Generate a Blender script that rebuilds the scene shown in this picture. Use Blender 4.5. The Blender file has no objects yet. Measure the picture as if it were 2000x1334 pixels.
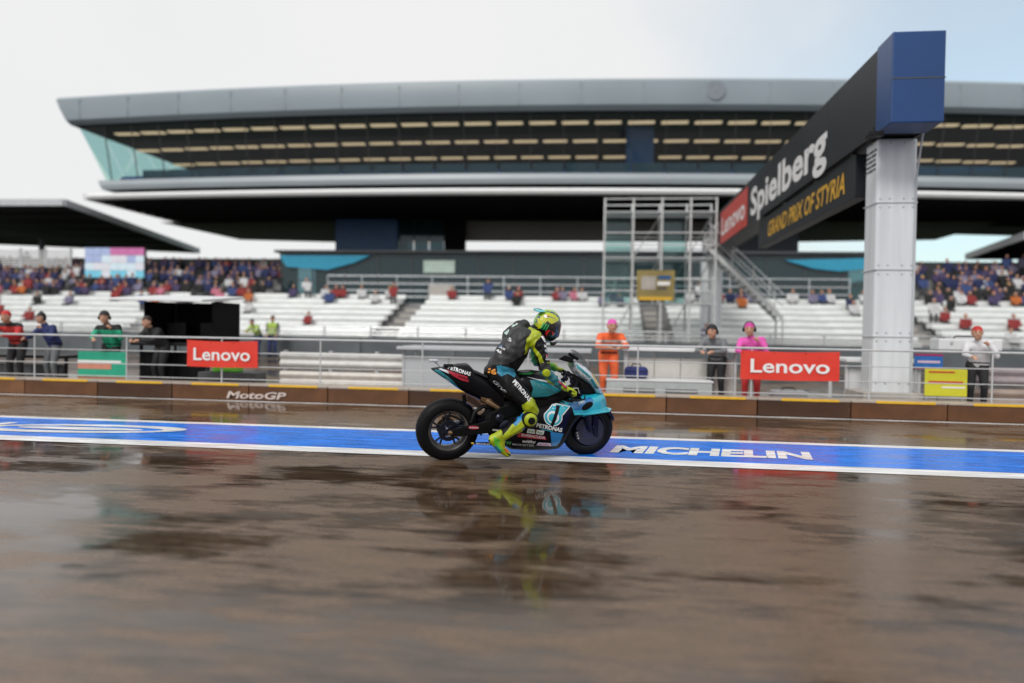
import bpy, bmesh, math, random
import numpy as np
from mathutils import Vector, Matrix, Euler
from mathutils.bvhtree import BVHTree
random.seed(7)
SC = bpy.context.scene
COL = SC.collection
rad = math.radians

# ------------------------------------------------------------------ camera
CAM_H = 1.41
FPX = 1444.0                       # focal length in pixels of a 2000 px wide frame
cam_data = bpy.data.cameras.new('camera')
cam_data.sensor_width = 36.0
cam_data.lens = FPX / 2000.0 * 36.0
cam_data.clip_start = 0.05
cam_data.clip_end = 3000.0
CAM_ROT = (Matrix.Rotation(rad(7.1), 3, 'Z') @ Matrix.Rotation(rad(90 - 1.07), 3, 'X')
           @ Matrix.Rotation(rad(0.93), 3, 'Z'))
cam = bpy.data.objects.new('camera', cam_data)
cam.matrix_world = Matrix.Translation((0, 0, CAM_H)) @ CAM_ROT.to_4x4()
COL.objects.link(cam)
SC.camera = cam
cam_data.dof.use_dof = True
cam_data.dof.focus_distance = 8.05
cam_data.dof.aperture_fstop = 0.48

# ------------------------------------------------------------------ world: overcast with one thin break
SUN_EL, SUN_AZ = 42.0, 200.0       # degrees; azimuth clockwise from +Y
world = bpy.data.worlds.new('World')
SC.world = world
world.use_nodes = True
wn, wl = world.node_tree.nodes, world.node_tree.links
wn.clear()
w_out = wn.new('ShaderNodeOutputWorld')
sky = wn.new('ShaderNodeTexSky')
sky.sky_type = 'NISHITA'
sky.sun_disc = False
sky.sun_elevation = rad(SUN_EL)
sky.sun_rotation = rad(SUN_AZ); sky.ozone_density = 0.4; sky.dust_density = 1.5
bg_sky = wn.new('ShaderNodeBackground'); bg_sky.inputs['Strength'].default_value = 0.14
thin = wn.new('ShaderNodeMixRGB'); thin.blend_type = 'MULTIPLY'; thin.inputs['Fac'].default_value = 1.0
thin.inputs[2].default_value = (0.82, 1.05, 1.0, 1)      # blue seen through thin grey-green cloud
wl.new(sky.outputs['Color'], thin.inputs[1]); wl.new(thin.outputs['Color'], bg_sky.inputs['Color'])
bg_cloud = wn.new('ShaderNodeBackground'); bg_cloud.inputs['Strength'].default_value = 0.80
tc = wn.new('ShaderNodeTexCoord')
cn = wn.new('ShaderNodeTexNoise'); cn.inputs['Scale'].default_value = 2.2; cn.inputs['Detail'].default_value = 5
wl.new(tc.outputs['Generated'], cn.inputs['Vector'])
cr = wn.new('ShaderNodeValToRGB')
cr.color_ramp.elements[0].position = 0.35; cr.color_ramp.elements[0].color = (0.87, 0.88, 0.885, 1)
cr.color_ramp.elements[1].position = 0.6; cr.color_ramp.elements[1].color = (0.90, 0.90, 0.90, 1)
wl.new(cn.outputs['Fac'], cr.inputs['Fac'])
wl.new(cr.outputs['Color'], bg_cloud.inputs['Color'])
# thin break in the cloud, up and to the right of the grandstand
brk = wn.new('ShaderNodeVectorMath'); brk.operation = 'DOT_PRODUCT'
gap_dir = (CAM_ROT @ Vector(((2120 - 1000) / FPX, -(40 - 667) / FPX, -1))).normalized()
brk.inputs[1].default_value = gap_dir
wl.new(tc.outputs['Generated'], brk.inputs[0])
cn2 = wn.new('ShaderNodeTexNoise'); cn2.inputs['Scale'].default_value = 3.5; cn2.inputs['Detail'].default_value = 4
wl.new(tc.outputs['Generated'], cn2.inputs['Vector'])
ma = wn.new('ShaderNodeMath'); ma.operation = 'MULTIPLY_ADD'
ma.inputs[1].default_value = 0.10; wl.new(cn2.outputs['Fac'], ma.inputs[0]); wl.new(brk.outputs['Value'], ma.inputs[2])
mr = wn.new('ShaderNodeMapRange'); mr.interpolation_type = 'SMOOTHSTEP'
mr.inputs['From Min'].default_value = 0.94; mr.inputs['From Max'].default_value = 1.06
mr.inputs['To Min'].default_value = 1.0; mr.inputs['To Max'].default_value = 0.42
wl.new(ma.outputs['Value'], mr.inputs['Value'])
mixw = wn.new('ShaderNodeMixShader')
wl.new(mr.outputs['Result'], mixw.inputs['Fac'])
wl.new(bg_sky.outputs['Background'], mixw.inputs[1])
wl.new(bg_cloud.outputs['Background'], mixw.inputs[2])
wl.new(mixw.outputs['Shader'], w_out.inputs['Surface'])

# ------------------------------------------------------------------ sun, soft behind the cloud
sun_data = bpy.data.lights.new('sun', 'SUN')
sun_data.energy = 1.5
sun_data.angle = rad(18)
sun_data.color = (1.0, 0.97, 0.93)
sun = bpy.data.objects.new('sun', sun_data)
to_sun = Vector((math.sin(rad(SUN_AZ)) * math.cos(rad(SUN_EL)), math.cos(rad(SUN_AZ)) * math.cos(rad(SUN_EL)), math.sin(rad(SUN_EL))))
sun.rotation_euler = to_sun.to_track_quat('Z', 'Y').to_euler()
COL.objects.link(sun)

vs = SC.view_settings
vs.view_transform = 'Standard'; vs.look = 'None'; vs.exposure = 0.28; vs.gamma = 1.0; vs.use_curve_mapping = False
SC.cycles.max_bounces = 8
SC.cycles.transparent_max_bounces = 12
SC.cycles.caustics_reflective = False
SC.cycles.caustics_refractive = False
SC.cycles.use_denoising = True

# ------------------------------------------------------------------ measuring helpers
CAM_P = Vector((0, 0, CAM_H))
def ray(px, py):
    return CAM_ROT @ Vector(((px - 1000) / FPX, -(py - 667) / FPX, -1.0))
def at(px, py, Y):
    d = ray(px, py); return CAM_P + d * (Y / d.y)
def gnd(px, py, z=0.0):
    d = ray(px, py); return CAM_P + d * ((z - CAM_H) / d.z)

# ------------------------------------------------------------------ materials
MATS = {}
def mat(name, col, rough=0.5, metal=0.0, coat=0.0, var=0.12, scale=6.0, bump=0.0, spec=0.5, emit=None, estr=0.0,
        stretch=None, alpha=1.0, rvar=0.0):
    if name in MATS: return MATS[name]
    m = bpy.data.materials.new(name); m.use_nodes = True
    n, l = m.node_tree.nodes, m.node_tree.links
    b = n['Principled BSDF']
    b.inputs['Roughness'].default_value = rough
    b.inputs['Metallic'].default_value = metal
    b.inputs['Coat Weight'].default_value = coat
    b.inputs['Coat Roughness'].default_value = 0.05
    b.inputs['Specular IOR Level'].default_value = spec
    b.inputs['Alpha'].default_value = alpha
    tcn = n.new('ShaderNodeTexCoord'); nz = n.new('ShaderNodeTexNoise')
    nz.inputs['Scale'].default_value = scale; nz.inputs['Detail'].default_value = 5
    if stretch:
        mp = n.new('ShaderNodeMapping'); mp.inputs['Scale'].default_value = stretch
        l.new(tcn.outputs['Object'], mp.inputs['Vector']); l.new(mp.outputs['Vector'], nz.inputs['Vector'])
    else:
        l.new(tcn.outputs['Object'], nz.inputs['Vector'])
    rp = n.new('ShaderNodeValToRGB')
    e = rp.color_ramp.elements
    e[0].position = 0.3; e[1].position = 0.72
    e[0].color = tuple(c * (1 - var) for c in col) + (1,)
    e[1].color = tuple(min(1.0, c * (1 + var)) for c in col) + (1,)
    l.new(nz.outputs['Fac'], rp.inputs['Fac']); l.new(rp.outputs['Color'], b.inputs['Base Color'])
    if rvar:
        mr = n.new('ShaderNodeMapRange')
        mr.inputs['To Min'].default_value = max(0.02, rough - rvar); mr.inputs['To Max'].default_value = min(1, rough + rvar)
        mr.inputs['From Min'].default_value = 0.3; mr.inputs['From Max'].default_value = 0.7
        l.new(nz.outputs['Fac'], mr.inputs['Value']); l.new(mr.outputs['Result'], b.inputs['Roughness'])
    if bump:
        bp = n.new('ShaderNodeBump'); bp.inputs['Strength'].default_value = bump; bp.inputs['Distance'].default_value = 0.01
        n2 = n.new('ShaderNodeTexNoise'); n2.inputs['Scale'].default_value = scale * 5; n2.inputs['Detail'].default_value = 4
        l.new(tcn.outputs['Object'], n2.inputs['Vector'])
        l.new(n2.outputs['Fac'], bp.inputs['Height']); l.new(bp.outputs['Normal'], b.inputs['Normal'])
    if emit:
        b.inputs['Emission Color'].default_value = tuple(emit) + (1,)
        b.inputs['Emission Strength'].default_value = estr
    MATS[name] = m
    return m

def wet_asphalt(name, dark, light, rough_hi=0.4):
    """asphalt under rain: mirror-smooth puddles with soft edges between damp, rougher, browner patches"""
    m = bpy.data.materials.new(name); m.use_nodes = True
    n, l = m.node_tree.nodes, m.node_tree.links
    b = n['Principled BSDF']
    g = n.new('ShaderNodeTexCoord')
    def noise(scale, stretch, detail=6, rough=0.55, off=(0, 0, 0)):
        mp = n.new('ShaderNodeMapping'); mp.inputs['Scale'].default_value = stretch; mp.inputs['Location'].default_value = off
        l.new(g.outputs['Object'], mp.inputs['Vector'])
        z = n.new('ShaderNodeTexNoise'); z.inputs['Scale'].default_value = scale
        z.inputs['Detail'].default_value = detail; z.inputs['Roughness'].default_value = rough
        l.new(mp.outputs['Vector'], z.inputs['Vector']); return z
    def rng(src, a, c, lo, hi):
        r = n.new('ShaderNodeMapRange'); r.interpolation_type = 'SMOOTHSTEP'
        r.inputs['From Min'].default_value = a; r.inputs['From Max'].default_value = c; r.inputs['To Min'].default_value = lo; r.inputs['To Max'].default_value = hi
        l.new(src, r.inputs['Value']); return r.outputs['Result']
    def op(o, a, c):
        q = n.new('ShaderNodeMath'); q.operation = o
        for i_, v in enumerate((a, c)):
            if isinstance(v, (int, float)): q.inputs[i_].default_value = v
            else: l.new(v, q.inputs[i_])
        return q.outputs['Value']
    big = noise(0.55, (0.7, 1.1, 1), 4, 0.55, (1.7, 0.4, 0)).outputs['Fac']
    mid = noise(1.9, (0.55, 1.5, 1), 8, 0.66).outputs['Fac']
    streak = noise(7.0, (0.28, 1.6, 1), 8, 0.7).outputs['Fac']
    agg = noise(170, (1, 1, 1), 2).outputs['Fac']
    grit = noise(42, (0.6, 1.1, 1), 5).outputs['Fac']
    lev = op('ADD', op('MULTIPLY', big, 0.50), op('ADD', op('MULTIPLY', mid, 0.33), op('MULTIPLY', streak, 0.17)))
    dry = rng(lev, 0.45, 0.54, 0.0, 1.0)            # 0 in a puddle, 1 on damp aggregate
    rp = n.new('ShaderNodeValToRGB'); e = rp.color_ramp.elements
    e[0].position = 0.0; e[0].color = dark + (1,); e[1].position = 1.0; e[1].color = light + (1,)
    l.new(op('ADD', op('MULTIPLY', dry, 0.7), op('MULTIPLY', rng(streak, 0.35, 0.65, 0, 1), 0.3)), rp.inputs['Fac'])
    mx = n.new('ShaderNodeMixRGB'); mx.blend_type = 'MULTIPLY'; l.new(op('MULTIPLY', dry, 0.75), mx.inputs['Fac'])
    l.new(rp.outputs['Color'], mx.inputs[1])
    gr = n.new('ShaderNodeCombineXYZ'); gv = op('MULTIPLY', rng(agg, 0.35, 0.65, 0.35, 1.3), rng(grit, 0.3, 0.7, 0.7, 1.25))
    for k in range(3): l.new(gv, gr.inputs[k])
    l.new(gr.outputs['Vector'], mx.inputs[2]); l.new(mx.outputs['Color'], b.inputs['Base Color'])
    l.new(rng(lev, 0.44, 0.56, 0.055, rough_hi), b.inputs['Roughness'])
    b.inputs['IOR'].default_value = 1.42
    b.inputs['Coat Weight'].default_value = 0.16; b.inputs['Coat Roughness'].default_value = 0.14; b.inputs['Coat IOR'].default_value = 1.33
    bp = n.new('ShaderNodeBump'); bp.inputs['Distance'].default_value = 0.006
    l.new(op('MULTIPLY', dry, 0.40), bp.inputs['Strength']); l.new(grit, bp.inputs['Height']); l.new(bp.outputs['Normal'], b.inputs['Normal'])
    bp2 = n.new('ShaderNodeBump'); bp2.inputs['Distance'].default_value = 0.004; bp2.inputs['Strength'].default_value = 0.16
    l.new(noise(5.5, (0.5, 1.4, 1), 4).outputs['Fac'], bp2.inputs['Height']); l.new(bp2.outputs['Normal'], b.inputs['Coat Normal'])
    MATS[name] = m
    return m

def glass_mat(name, tint, rough=0.03, trans=0.5):
    """architectural pane: part reflective, part see-through, tinted"""
    m = bpy.data.materials.new(name); m.use_nodes = True
    n, l = m.node_tree.nodes, m.node_tree.links
    n.clear()
    o = n.new('ShaderNodeOutputMaterial'); t = n.new('ShaderNodeBsdfTransparent'); g = n.new('ShaderNodeBsdfGlossy')
    d = n.new('ShaderNodeBsdfDiffuse'); d.inputs['Color'].default_value = tuple(c * 0.25 for c in tint) + (1,)
    t.inputs['Color'].default_value = tint + (1,); g.inputs['Roughness'].default_value = rough
    g.inputs['Color'].default_value = (0.9, 0.95, 1, 1)
    lw = n.new('ShaderNodeLayerWeight'); pw = n.new('ShaderNodeMath'); pw.operation = 'POWER'; pw.inputs[1].default_value = 5
    l.new(lw.outputs['Facing'], pw.inputs[0]); lw.inputs['Blend'].default_value = 0.5
    f = n.new('ShaderNodeMapRange'); f.inputs['To Min'].default_value = 0.045; f.inputs['To Max'].default_value = 1.0; l.new(pw.outputs[0], f.inputs['Value'])
    mx0 = n.new('ShaderNodeMixShader'); mx0.inputs['Fac'].default_value = trans
    l.new(d.outputs[0], mx0.inputs[1]); l.new(t.outputs[0], mx0.inputs[2])
    mx = n.new('ShaderNodeMixShader'); l.new(f.outputs[0], mx.inputs['Fac'])
    l.new(mx0.outputs[0], mx.inputs[1]); l.new(g.outputs[0], mx.inputs[2]); l.new(mx.outputs[0], o.inputs['Surface'])
    MATS[name] = m
    return m

# ------------------------------------------------------------------ mesh helpers
class MB:
    def __init__(self): self.v = []; self.f = []; self.m = []
    def add(self, vs_, fs, m=0):
        o = len(self.v); self.v += [tuple(v) for v in vs_]
        for f in fs: self.f.append(tuple(i + o for i in f)); self.m.append(m)
        return self
    def bx(self, x0, x1, y0, y1, z0, z1, m=0):
        return self.add([(x0, y0, z0), (x1, y0, z0), (x1, y1, z0), (x0, y1, z0), (x0, y0, z1), (x1, y0, z1), (x1, y1, z1), (x0, y1, z1)],
                        [(0, 3, 2, 1), (4, 5, 6, 7), (0, 1, 5, 4), (1, 2, 6, 5), (2, 3, 7, 6), (3, 0, 4, 7)], m)
    def hexa(self, p, m=0):   # eight corners in the order of bx
        return self.add(p, [(0, 3, 2, 1), (4, 5, 6, 7), (0, 1, 5, 4), (1, 2, 6, 5), (2, 3, 7, 6), (3, 0, 4, 7)], m)
    def tube(self, p0, p1, r0, r1=None, n=10, m=0):
        return self.path([p0, p1], [r0, r0 if r1 is None else r1], n, m)
    def path(self, pts, r, n=10, m=0):
        pts = [Vector(p) for p in pts]
        rs = r if isinstance(r, (list, tuple)) else [r] * len(pts)
        vs_, fs = [], []
        ref = None
        for i, p in enumerate(pts):
            d = (pts[min(i + 1, len(pts) - 1)] - pts[max(i - 1, 0)]).normalized()
            if ref is None: ref = Vector((0, 0, 1)) if abs(d.z) < 0.9 else Vector((1, 0, 0))
            a = d.cross(ref).normalized(); b_ = d.cross(a).normalized(); ref = -b_ if abs(d.dot(ref)) < 0.98 else ref
            a = d.cross(ref).normalized(); b_ = d.cross(a)
            for k in range(n):
                t = 2 * math.pi * k / n
                vs_.append(p + (a * math.cos(t) + b_ * math.sin(t)) * rs[i])
        for i in range(len(pts) - 1):
            for k in range(n):
                fs.append((i * n + k, i * n + (k + 1) % n, (i + 1) * n + (k + 1) % n, (i + 1) * n + k))
        fs.append(tuple(range(n))[::-1]); fs.append(tuple(range((len(pts) - 1) * n, len(pts) * n)))
        return self.add(vs_, fs, m)
    def lathe(self, prof, c=(0, 0, 0), n=48, m=0, axis='y', closed=False):
        vs_, fs = [], []
        for r, h in prof:
            for k in range(n):
                t = 2 * math.pi * k / n; a, b_ = r * math.cos(t), r * math.sin(t)
                p = (a, h, b_) if axis == 'y' else ((a, b_, h) if axis == 'z' else (h, a, b_))
                vs_.append((p[0] + c[0], p[1] + c[1], p[2] + c[2]))
        q = len(prof)
        for i in range(q if closed else q - 1):
            j = (i + 1) % q
            for k in range(n): fs.append((i * n + k, i * n + (k + 1) % n, j * n + (k + 1) % n, j * n + k))
        return self.add(vs_, fs, m)
    def prism(self, poly, d0, d1, m=0, axis='y'):
        q = len(poly)
        def P(a, b_, d): return (a, d, b_) if axis == 'y' else ((a, b_, d) if axis == 'z' else (d, a, b_))
        vs_ = [P(a, b_, d0) for a, b_ in poly] + [P(a, b_, d1) for a, b_ in poly]
        fs = [tuple(range(q))[::-1], tuple(range(q, 2 * q))] + [(i, (i + 1) % q, q + (i + 1) % q, q + i) for i in range(q)]
        return self.add(vs_, fs, m)
    def ball(self, c, r, m=0, n=10):
        c = Vector(c); r = (r, r, r) if not isinstance(r, (tuple, list)) else r
        prof = []
        vs_, fs = [], []
        h = n // 2 + 1
        for i in range(h + 1):
            ph = math.pi * i / h
            for k in range(n):
                t = 2 * math.pi * k / n
                vs_.append((c.x + r[0] * math.sin(ph) * math.cos(t), c.y + r[1] * math.sin(ph) * math.sin(t), c.z + r[2] * math.cos(ph)))
        for i in range(h):
            for k in range(n): fs.append((i * n + k, (i + 1) * n + k, (i + 1) * n + (k + 1) % n, i * n + (k + 1) % n))
        return self.add(vs_, fs, m)
    def mesh(self, name, mats):
        me = bpy.data.meshes.new(name); me.from_pydata(self.v, [], self.f)
        for mm in mats: me.materials.append(mm)
        me.polygons.foreach_set('material_index', self.m)
        bm = bmesh.new(); bm.from_mesh(me)
        bmesh.ops.remove_doubles(bm, verts=bm.verts, dist=1e-5)
        bmesh.ops.recalc_face_normals(bm, faces=bm.faces); bm.to_mesh(me); bm.free()
        return me
    def build(self, name, mats, parent=None, smooth=False, bevel=0.0, sharp=40):
        mats = mats if isinstance(mats, (list, tuple)) else [mats]
        me = self.mesh(name, mats)
        return link(name, me, parent, smooth, bevel, sharp)

def link(name, me, parent=None, smooth=False, bevel=0.0, sharp=40):
    o = bpy.data.objects.new(name, me); COL.objects.link(o); o.parent = parent
    if smooth:
        me.shade_smooth()
        if sharp < 180: me.set_sharp_from_angle(angle=rad(sharp))
    if bevel:
        b = o.modifiers.new('bevel', 'BEVEL'); b.width = bevel; b.segments = 2; b.limit_method = 'ANGLE'; b.angle_limit = rad(40)
    return o
def thing(name, label, cat, loc=(0, 0, 0), group=None):
    o = bpy.data.objects.new(name, None); COL.objects.link(o); o.location = loc
    o.empty_display_size = 0.2
    return tag(o, label, cat, group)
def tag(o, label, cat, group=None, kind=None):
    if label: o['label'] = label
    if cat: o['category'] = cat
    if group: o['group'] = group
    if kind: o['kind'] = kind
    return o
def struct(o): o['kind'] = 'structure'; return o
def stuff(o): o['kind'] = 'stuff'; return o

_tc = {}
def text_geo(s, bold=0.0, shear=0.0):
    """outline letters as triangles: (verts, faces) normalised to cap height 1, starting at x=0"""
    k = (s, bold, shear)
    if k in _tc: return _tc[k]
    cu = bpy.data.curves.new('lettering', 'FONT'); cu.body = s; cu.size = 1.0; cu.offset = bold; cu.shear = shear; cu.resolution_u = 3
    o = bpy.data.objects.new('lettering', cu); COL.objects.link(o)
    bpy.context.view_layer.update()
    me = bpy.data.meshes.new_from_object(o.evaluated_get(bpy.context.evaluated_depsgraph_get()))
    v = np.array([x.co[:] for x in me.vertices]); f = [tuple(p.vertices) for p in me.polygons]
    bpy.data.objects.remove(o); bpy.data.curves.remove(cu); bpy.data.meshes.remove(me)
    v[:, 0] -= v[:, 0].min()
    v = v[:, :2] / 0.73
    _tc[k] = (v, f); return _tc[k]
def lettering(s, origin, xdir, ydir, width, height, material, parent=None, bold=0.02, shear=0.0, lift=0.0, name='lettering'):
    """flat letters: baseline starts at origin, run along xdir, cap height along ydir"""
    v, f = text_geo(s, bold, shear)
    w = v[:, 0].max()
    o_, xd, yd = Vector(origin), Vector(xdir).normalized(), Vector(ydir).normalized()
    nrm = xd.cross(yd).normalized()
    mb = MB(); mb.add([o_ + xd * (a / w * width) + yd * (b_ * height) + nrm * lift for a, b_ in v], f)
    me = bpy.data.meshes.new(name); me.from_pydata(mb.v, [], mb.f); me.materials.append(material)
    return link(name, me, parent)

# ------------------------------------------------------------------ shared materials
M_WHITE = mat('white_paint', (0.72, 0.73, 0.74), 0.45, var=0.05, scale=2)
M_LINE = mat('line_paint', (0.80, 0.80, 0.80), 0.22, var=0.10, scale=9, rvar=0.12, stretch=(0.3, 2, 1))
M_STEEL = mat('galvanised_steel', (0.55, 0.57, 0.58), 0.35, 0.7, var=0.1)
M_GREYPAINT = mat('grey_paint', (0.36, 0.40, 0.44), 0.4, var=0.06, scale=0.6)
M_BLACK = mat('black_paint', (0.008, 0.008, 0.009), 0.45, spec=0.25, var=0.3, scale=3)
M_MATBLACK = mat('matt_black', (0.005, 0.005, 0.006), 0.7, spec=0.15, var=0.3)
M_CONC = mat('concrete', (0.42, 0.39, 0.35), 0.6, var=0.16, scale=3, bump=0.25)
M_RED = mat('red_vinyl', (0.72, 0.045, 0.025), 0.35, var=0.05)
M_LETTER = mat('white_lettering', (0.82, 0.82, 0.82), 0.4, var=0.02)
M_YELLOW = mat('yellow_paint', (0.72, 0.42, 0.03), 0.35, var=0.12, scale=8)
M_DARKGREY = mat('dark_grey', (0.06, 0.065, 0.07), 0.5, var=0.15)
M_LIGHTGREY = mat('light_grey_panel', (0.48, 0.50, 0.52), 0.4, var=0.06, scale=1.5)
M_BLUE = mat('blue_panel', (0.012, 0.085, 0.24), 0.35, var=0.12, scale=0.8)
G_DARK = glass_mat('dark_glass', (0.10, 0.20, 0.26), trans=0.75)
G_TEAL = glass_mat('teal_glass', (0.15, 0.32, 0.36), trans=0.55)
G_CLEAR = glass_mat('clear_glass', (0.62, 0.80, 0.78), trans=0.9)

# ================================================================== SETTING: ground, pit lane, markings
U0, U1 = -60.0, 60.0
g = MB(); g.add([(-900, -200, -0.03), (900, -200, -0.03), (900, 1500, -0.03), (-900, 1500, -0.03)], [(0, 1, 2, 3)])
struct(g.build('ground', mat('far_ground', (0.05, 0.07, 0.035), 0.8, var=0.3, scale=0.05)))
g = MB(); g.add([(-120, -12, 0), (120, -12, 0), (120, 33.4, 0), (-120, 33.4, 0)], [(0, 1, 2, 3)])
struct(g.build('pit_lane', wet_asphalt('wet_asphalt', (0.034, 0.020, 0.011), (0.180, 0.116, 0.072), 0.36)))
Y_NEAR0, Y_NEAR1, Y_FAR0, Y_FAR1 = 7.82, 8.14, 9.62, 9.80
def wet_paint(name, col, var=0.16):
    m = mat(name, col, 0.24, var=var, scale=4.0, rvar=0.14, stretch=(0.4, 2.2, 1), bump=0.05, spec=0.22)
    return m
M_BLUEBAND = wet_paint('wet_blue_paint', (0.008, 0.185, 0.80), 0.34)
M_WETLINE = wet_paint('wet_white_paint', (0.80, 0.80, 0.80))
def sheet(name, x0, x1, y0, y1, z, m):
    b = MB(); b.add([(x0, y0, z), (x1, y0, z), (x1, y1, z), (x0, y1, z)], [(0, 1, 2, 3)])
    return struct(b.build(name, m))
sheet('blue_lane_band', U0, U1, Y_NEAR1 + 0.001, Y_FAR0 - 0.001, 0.004, M_BLUEBAND)
sheet('lane_line', U0, U1, Y_NEAR0, Y_NEAR1, 0.004, M_WETLINE)
sheet('lane_line', U0, U1, Y_FAR0, Y_FAR1, 0.004, M_WETLINE)
sheet('pit_wall_line', U0, U1, 12.56, 12.70, 0.004, M_WETLINE)
# white lettering painted on the blue band, read from the pit lane
o = lettering('MICHELIN', (gnd(1190, 884).x, 8.52, 0.008), (1, 0, 0), (0, 1, 0), gnd(1590, 890).x - gnd(1190, 884).x, 0.50, M_WETLINE, bold=0.05, shear=0.25, name='painted_lettering'); struct(o)
o = lettering('MICHELIN', (-11.6, 8.55, 0.008), (1, 0, 0), (0, 1, 0), 3.7, 0.62, M_WETLINE, bold=0.05, shear=0.25, name='painted_lettering'); struct(o)
el = MB()
cx, cy = -6.75, 8.84
ring = []
for k in range(40):
    t = 2 * math.pi * k / 40
    ring.append((cx + 1.25 * math.cos(t) + 0.55 * math.sin(t), cy + 0.42 * math.sin(t), 0.008))
inner = [(cx + 0.80 * (p[0] - cx), cy + 0.58 * (p[1] - cy), 0.008) for p in ring]
el.add(ring + inner, [(k, (k + 1) % 40, 40 + (k + 1) % 40, 40 + k) for k in range(40)])
el.add([(cx + 0.62 * (p[0] - cx), cy + 0.30 * (p[1] - cy), 0.008) for p in ring], [tuple(range(40))])
struct(el.build('painted_emblem', M_WETLINE))
# main straight beyond the pit wall has the same sheet; its edge line
sheet('track_edge_line', U0, U1, 16.6, 16.75, 0.004, M_LINE)
sheet('track_edge_line', U0, U1, 28.6, 28.75, 0.004, M_LINE)

# ------------------------------------------------------------------ pit wall: blocks, yellow edge strips, platform
M_WALL = mat('brown_wall_block', (0.125, 0.052, 0.020), 0.22, var=0.35, scale=1.4, bump=0.15, rvar=0.1)
M_COPE = mat('concrete_coping', (0.40, 0.34, 0.29), 0.35, var=0.15, scale=4, bump=0.15)
wall = thing('pit_wall', 'low brown pit wall with pale coping and yellow edge strips behind the lane', 'wall', (0, 12.8, 0))
PW = 1.50
blk = MB(); blk.bx(-PW / 2 + 0.008, PW / 2 - 0.008, 0, 0.26, 0, 0.265); blk_mes = [blk.mesh('block', [mm]) for mm in (M_WALL, mat('brown_wall_dark', (0.062, 0.026, 0.011), 0.24, var=0.4, scale=1.1, bump=0.2, rvar=0.12), mat('brown_wall_ochre', (0.17, 0.075, 0.030), 0.22, var=0.35, scale=1.7, bump=0.15, rvar=0.1))]; blk_me = blk_mes[0]
cop = MB(); cop.bx(-PW / 2 + 0.006, PW / 2 - 0.006, -0.012, 0.28, 0.267, 0.297); cop_me = cop.mesh('coping', [M_COPE])
ye = MB(); ye.bx(-0.46, 0.46, -0.018, 0.05, 0.262, 0.302); ye_me = ye.mesh('yellow_strip', [M_YELLOW])
for i in range(-12, 9):
    for nm, me in (('block', blk_me), ('coping', cop_me), ('yellow_strip', ye_me)):
        if nm == 'block': me = blk_mes[[0, 1, 0, 2, 0, 1, 2, 0][(i * 5 + 3) % 8]]
        o = link(nm, me, wall, bevel=0.008 if nm == 'block' else 0.004)
        o.location = (i * PW + 0.32 + (0.10 if nm == 'yellow_strip' else 0), 0, 0)
        if nm == 'block': o.rotation_euler.z = random.uniform(-0.002, 0.002)
pl = MB(); pl.bx(-18.2, 13.2, 0.285, 0.86, 0, 0.262); pl.build('platform', M_COPE, wall)
o = lettering('MotoGP', Vector(at(442, 777, 12.775)) - Vector((0, 12.8, 0)) , (1, 0, 0), (0, 0, 1), 1.15, 0.13, mat('faded_print', (0.55, 0.46, 0.42), 0.5, var=0.25, scale=12), wall, bold=0.03, shear=0.2)
M_PLATE = mat('pale_plate', (0.66, 0.62, 0.60), 0.35, var=0.08, scale=5)

# ------------------------------------------------------------------ fence on the pit wall
FY = 13.25
M_FENCE = mat('fence_paint', (0.50, 0.51, 0.52), 0.4, var=0.1)
fence = thing('pit_wall_fence', 'white tubular rail fence standing along the pit wall', 'fence', (0, FY, 0.26))
zt = at(1000, 671, FY).z - 0.26
fr = MB()
for z, r in ((zt, 0.020), (zt * 0.68, 0.009), (zt * 0.38, 0.009), (zt * 0.10, 0.009)):
    b = MB(); b.tube((-17.8, 0, z), (12.8, 0, z), r, n=10); b.build('rail', M_FENCE, fence, smooth=True)
po = MB(); po.tube((0, 0, 0.0), (0, 0, zt + 0.02), 0.014, n=10); po.bx(-0.06, 0.06, -0.06, 0.06, 0.0, 0.02); po_me = po.mesh('post', [M_FENCE])
for i in range(-9, 7):
    o = link('post', po_me, fence, smooth=True); o.location = (i * 1.95 + 0.6, 0, 0)

def banner(px0, px1, name_label, sag=0.02):
    a, c = at(px0, 664 + (px0 - 380) * 0.0185, FY - 0.04), at(px1, 664 + (px1 - 380) * 0.0185, FY - 0.04)
    w = c.x - a.x; h = 0.50
    root = thing('banner', name_label, 'banner', (a.x, FY - 0.045, a.z - h), 'red banners on the pit wall fence')
    n, k = 24, 8
    vs_, fs = [], []
    for s_ in (0, 1):
        for j in range(k + 1):
            for i in range(n + 1):
                u, v = i / n, j / k
                y = 0.012 * math.sin(u * 9 + v * 2) * (1 - v) - 0.006 * s_
                vs_.append((u * w, y, v * h - sag * math.sin(u * math.pi) * (v if v > 0.5 else 0.5)))
    q = (n + 1) * (k + 1)
    for j in range(k):
        for i in range(n):
            a0 = j * (n + 1) + i
            fs.append((a0, a0 + 1, a0 + n + 2, a0 + n + 1)); fs.append((q + a0, q + a0 + n + 1, q + a0 + n + 2, q + a0 + 1))
    b = MB(); b.add(vs_, fs); b.build('cloth', M_RED, root, smooth=True)
    lettering('Lenovo', (w * 0.10, -0.024, 0.125), (1, 0, 0), (0, 0, 1), w * 0.80, 0.24, M_LETTER, root, bold=0.015)
    t = MB()
    for u in (0.02, 0.34, 0.66, 0.98): t.tube((u * w, -0.012, h - 0.05), (u * w, 0.03, h + 0.01), 0.006, n=6)
    t.build('cable_tie', M_BLACK, root)
    return root
banner(366, 504, 'red banner with white lettering on the fence, left of the motorcycle')
banner(1447, 1640, 'red banner with white lettering on the fence, next to the white pillar')

PZ = 0.0     # paddock ground behind the wall platform
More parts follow.
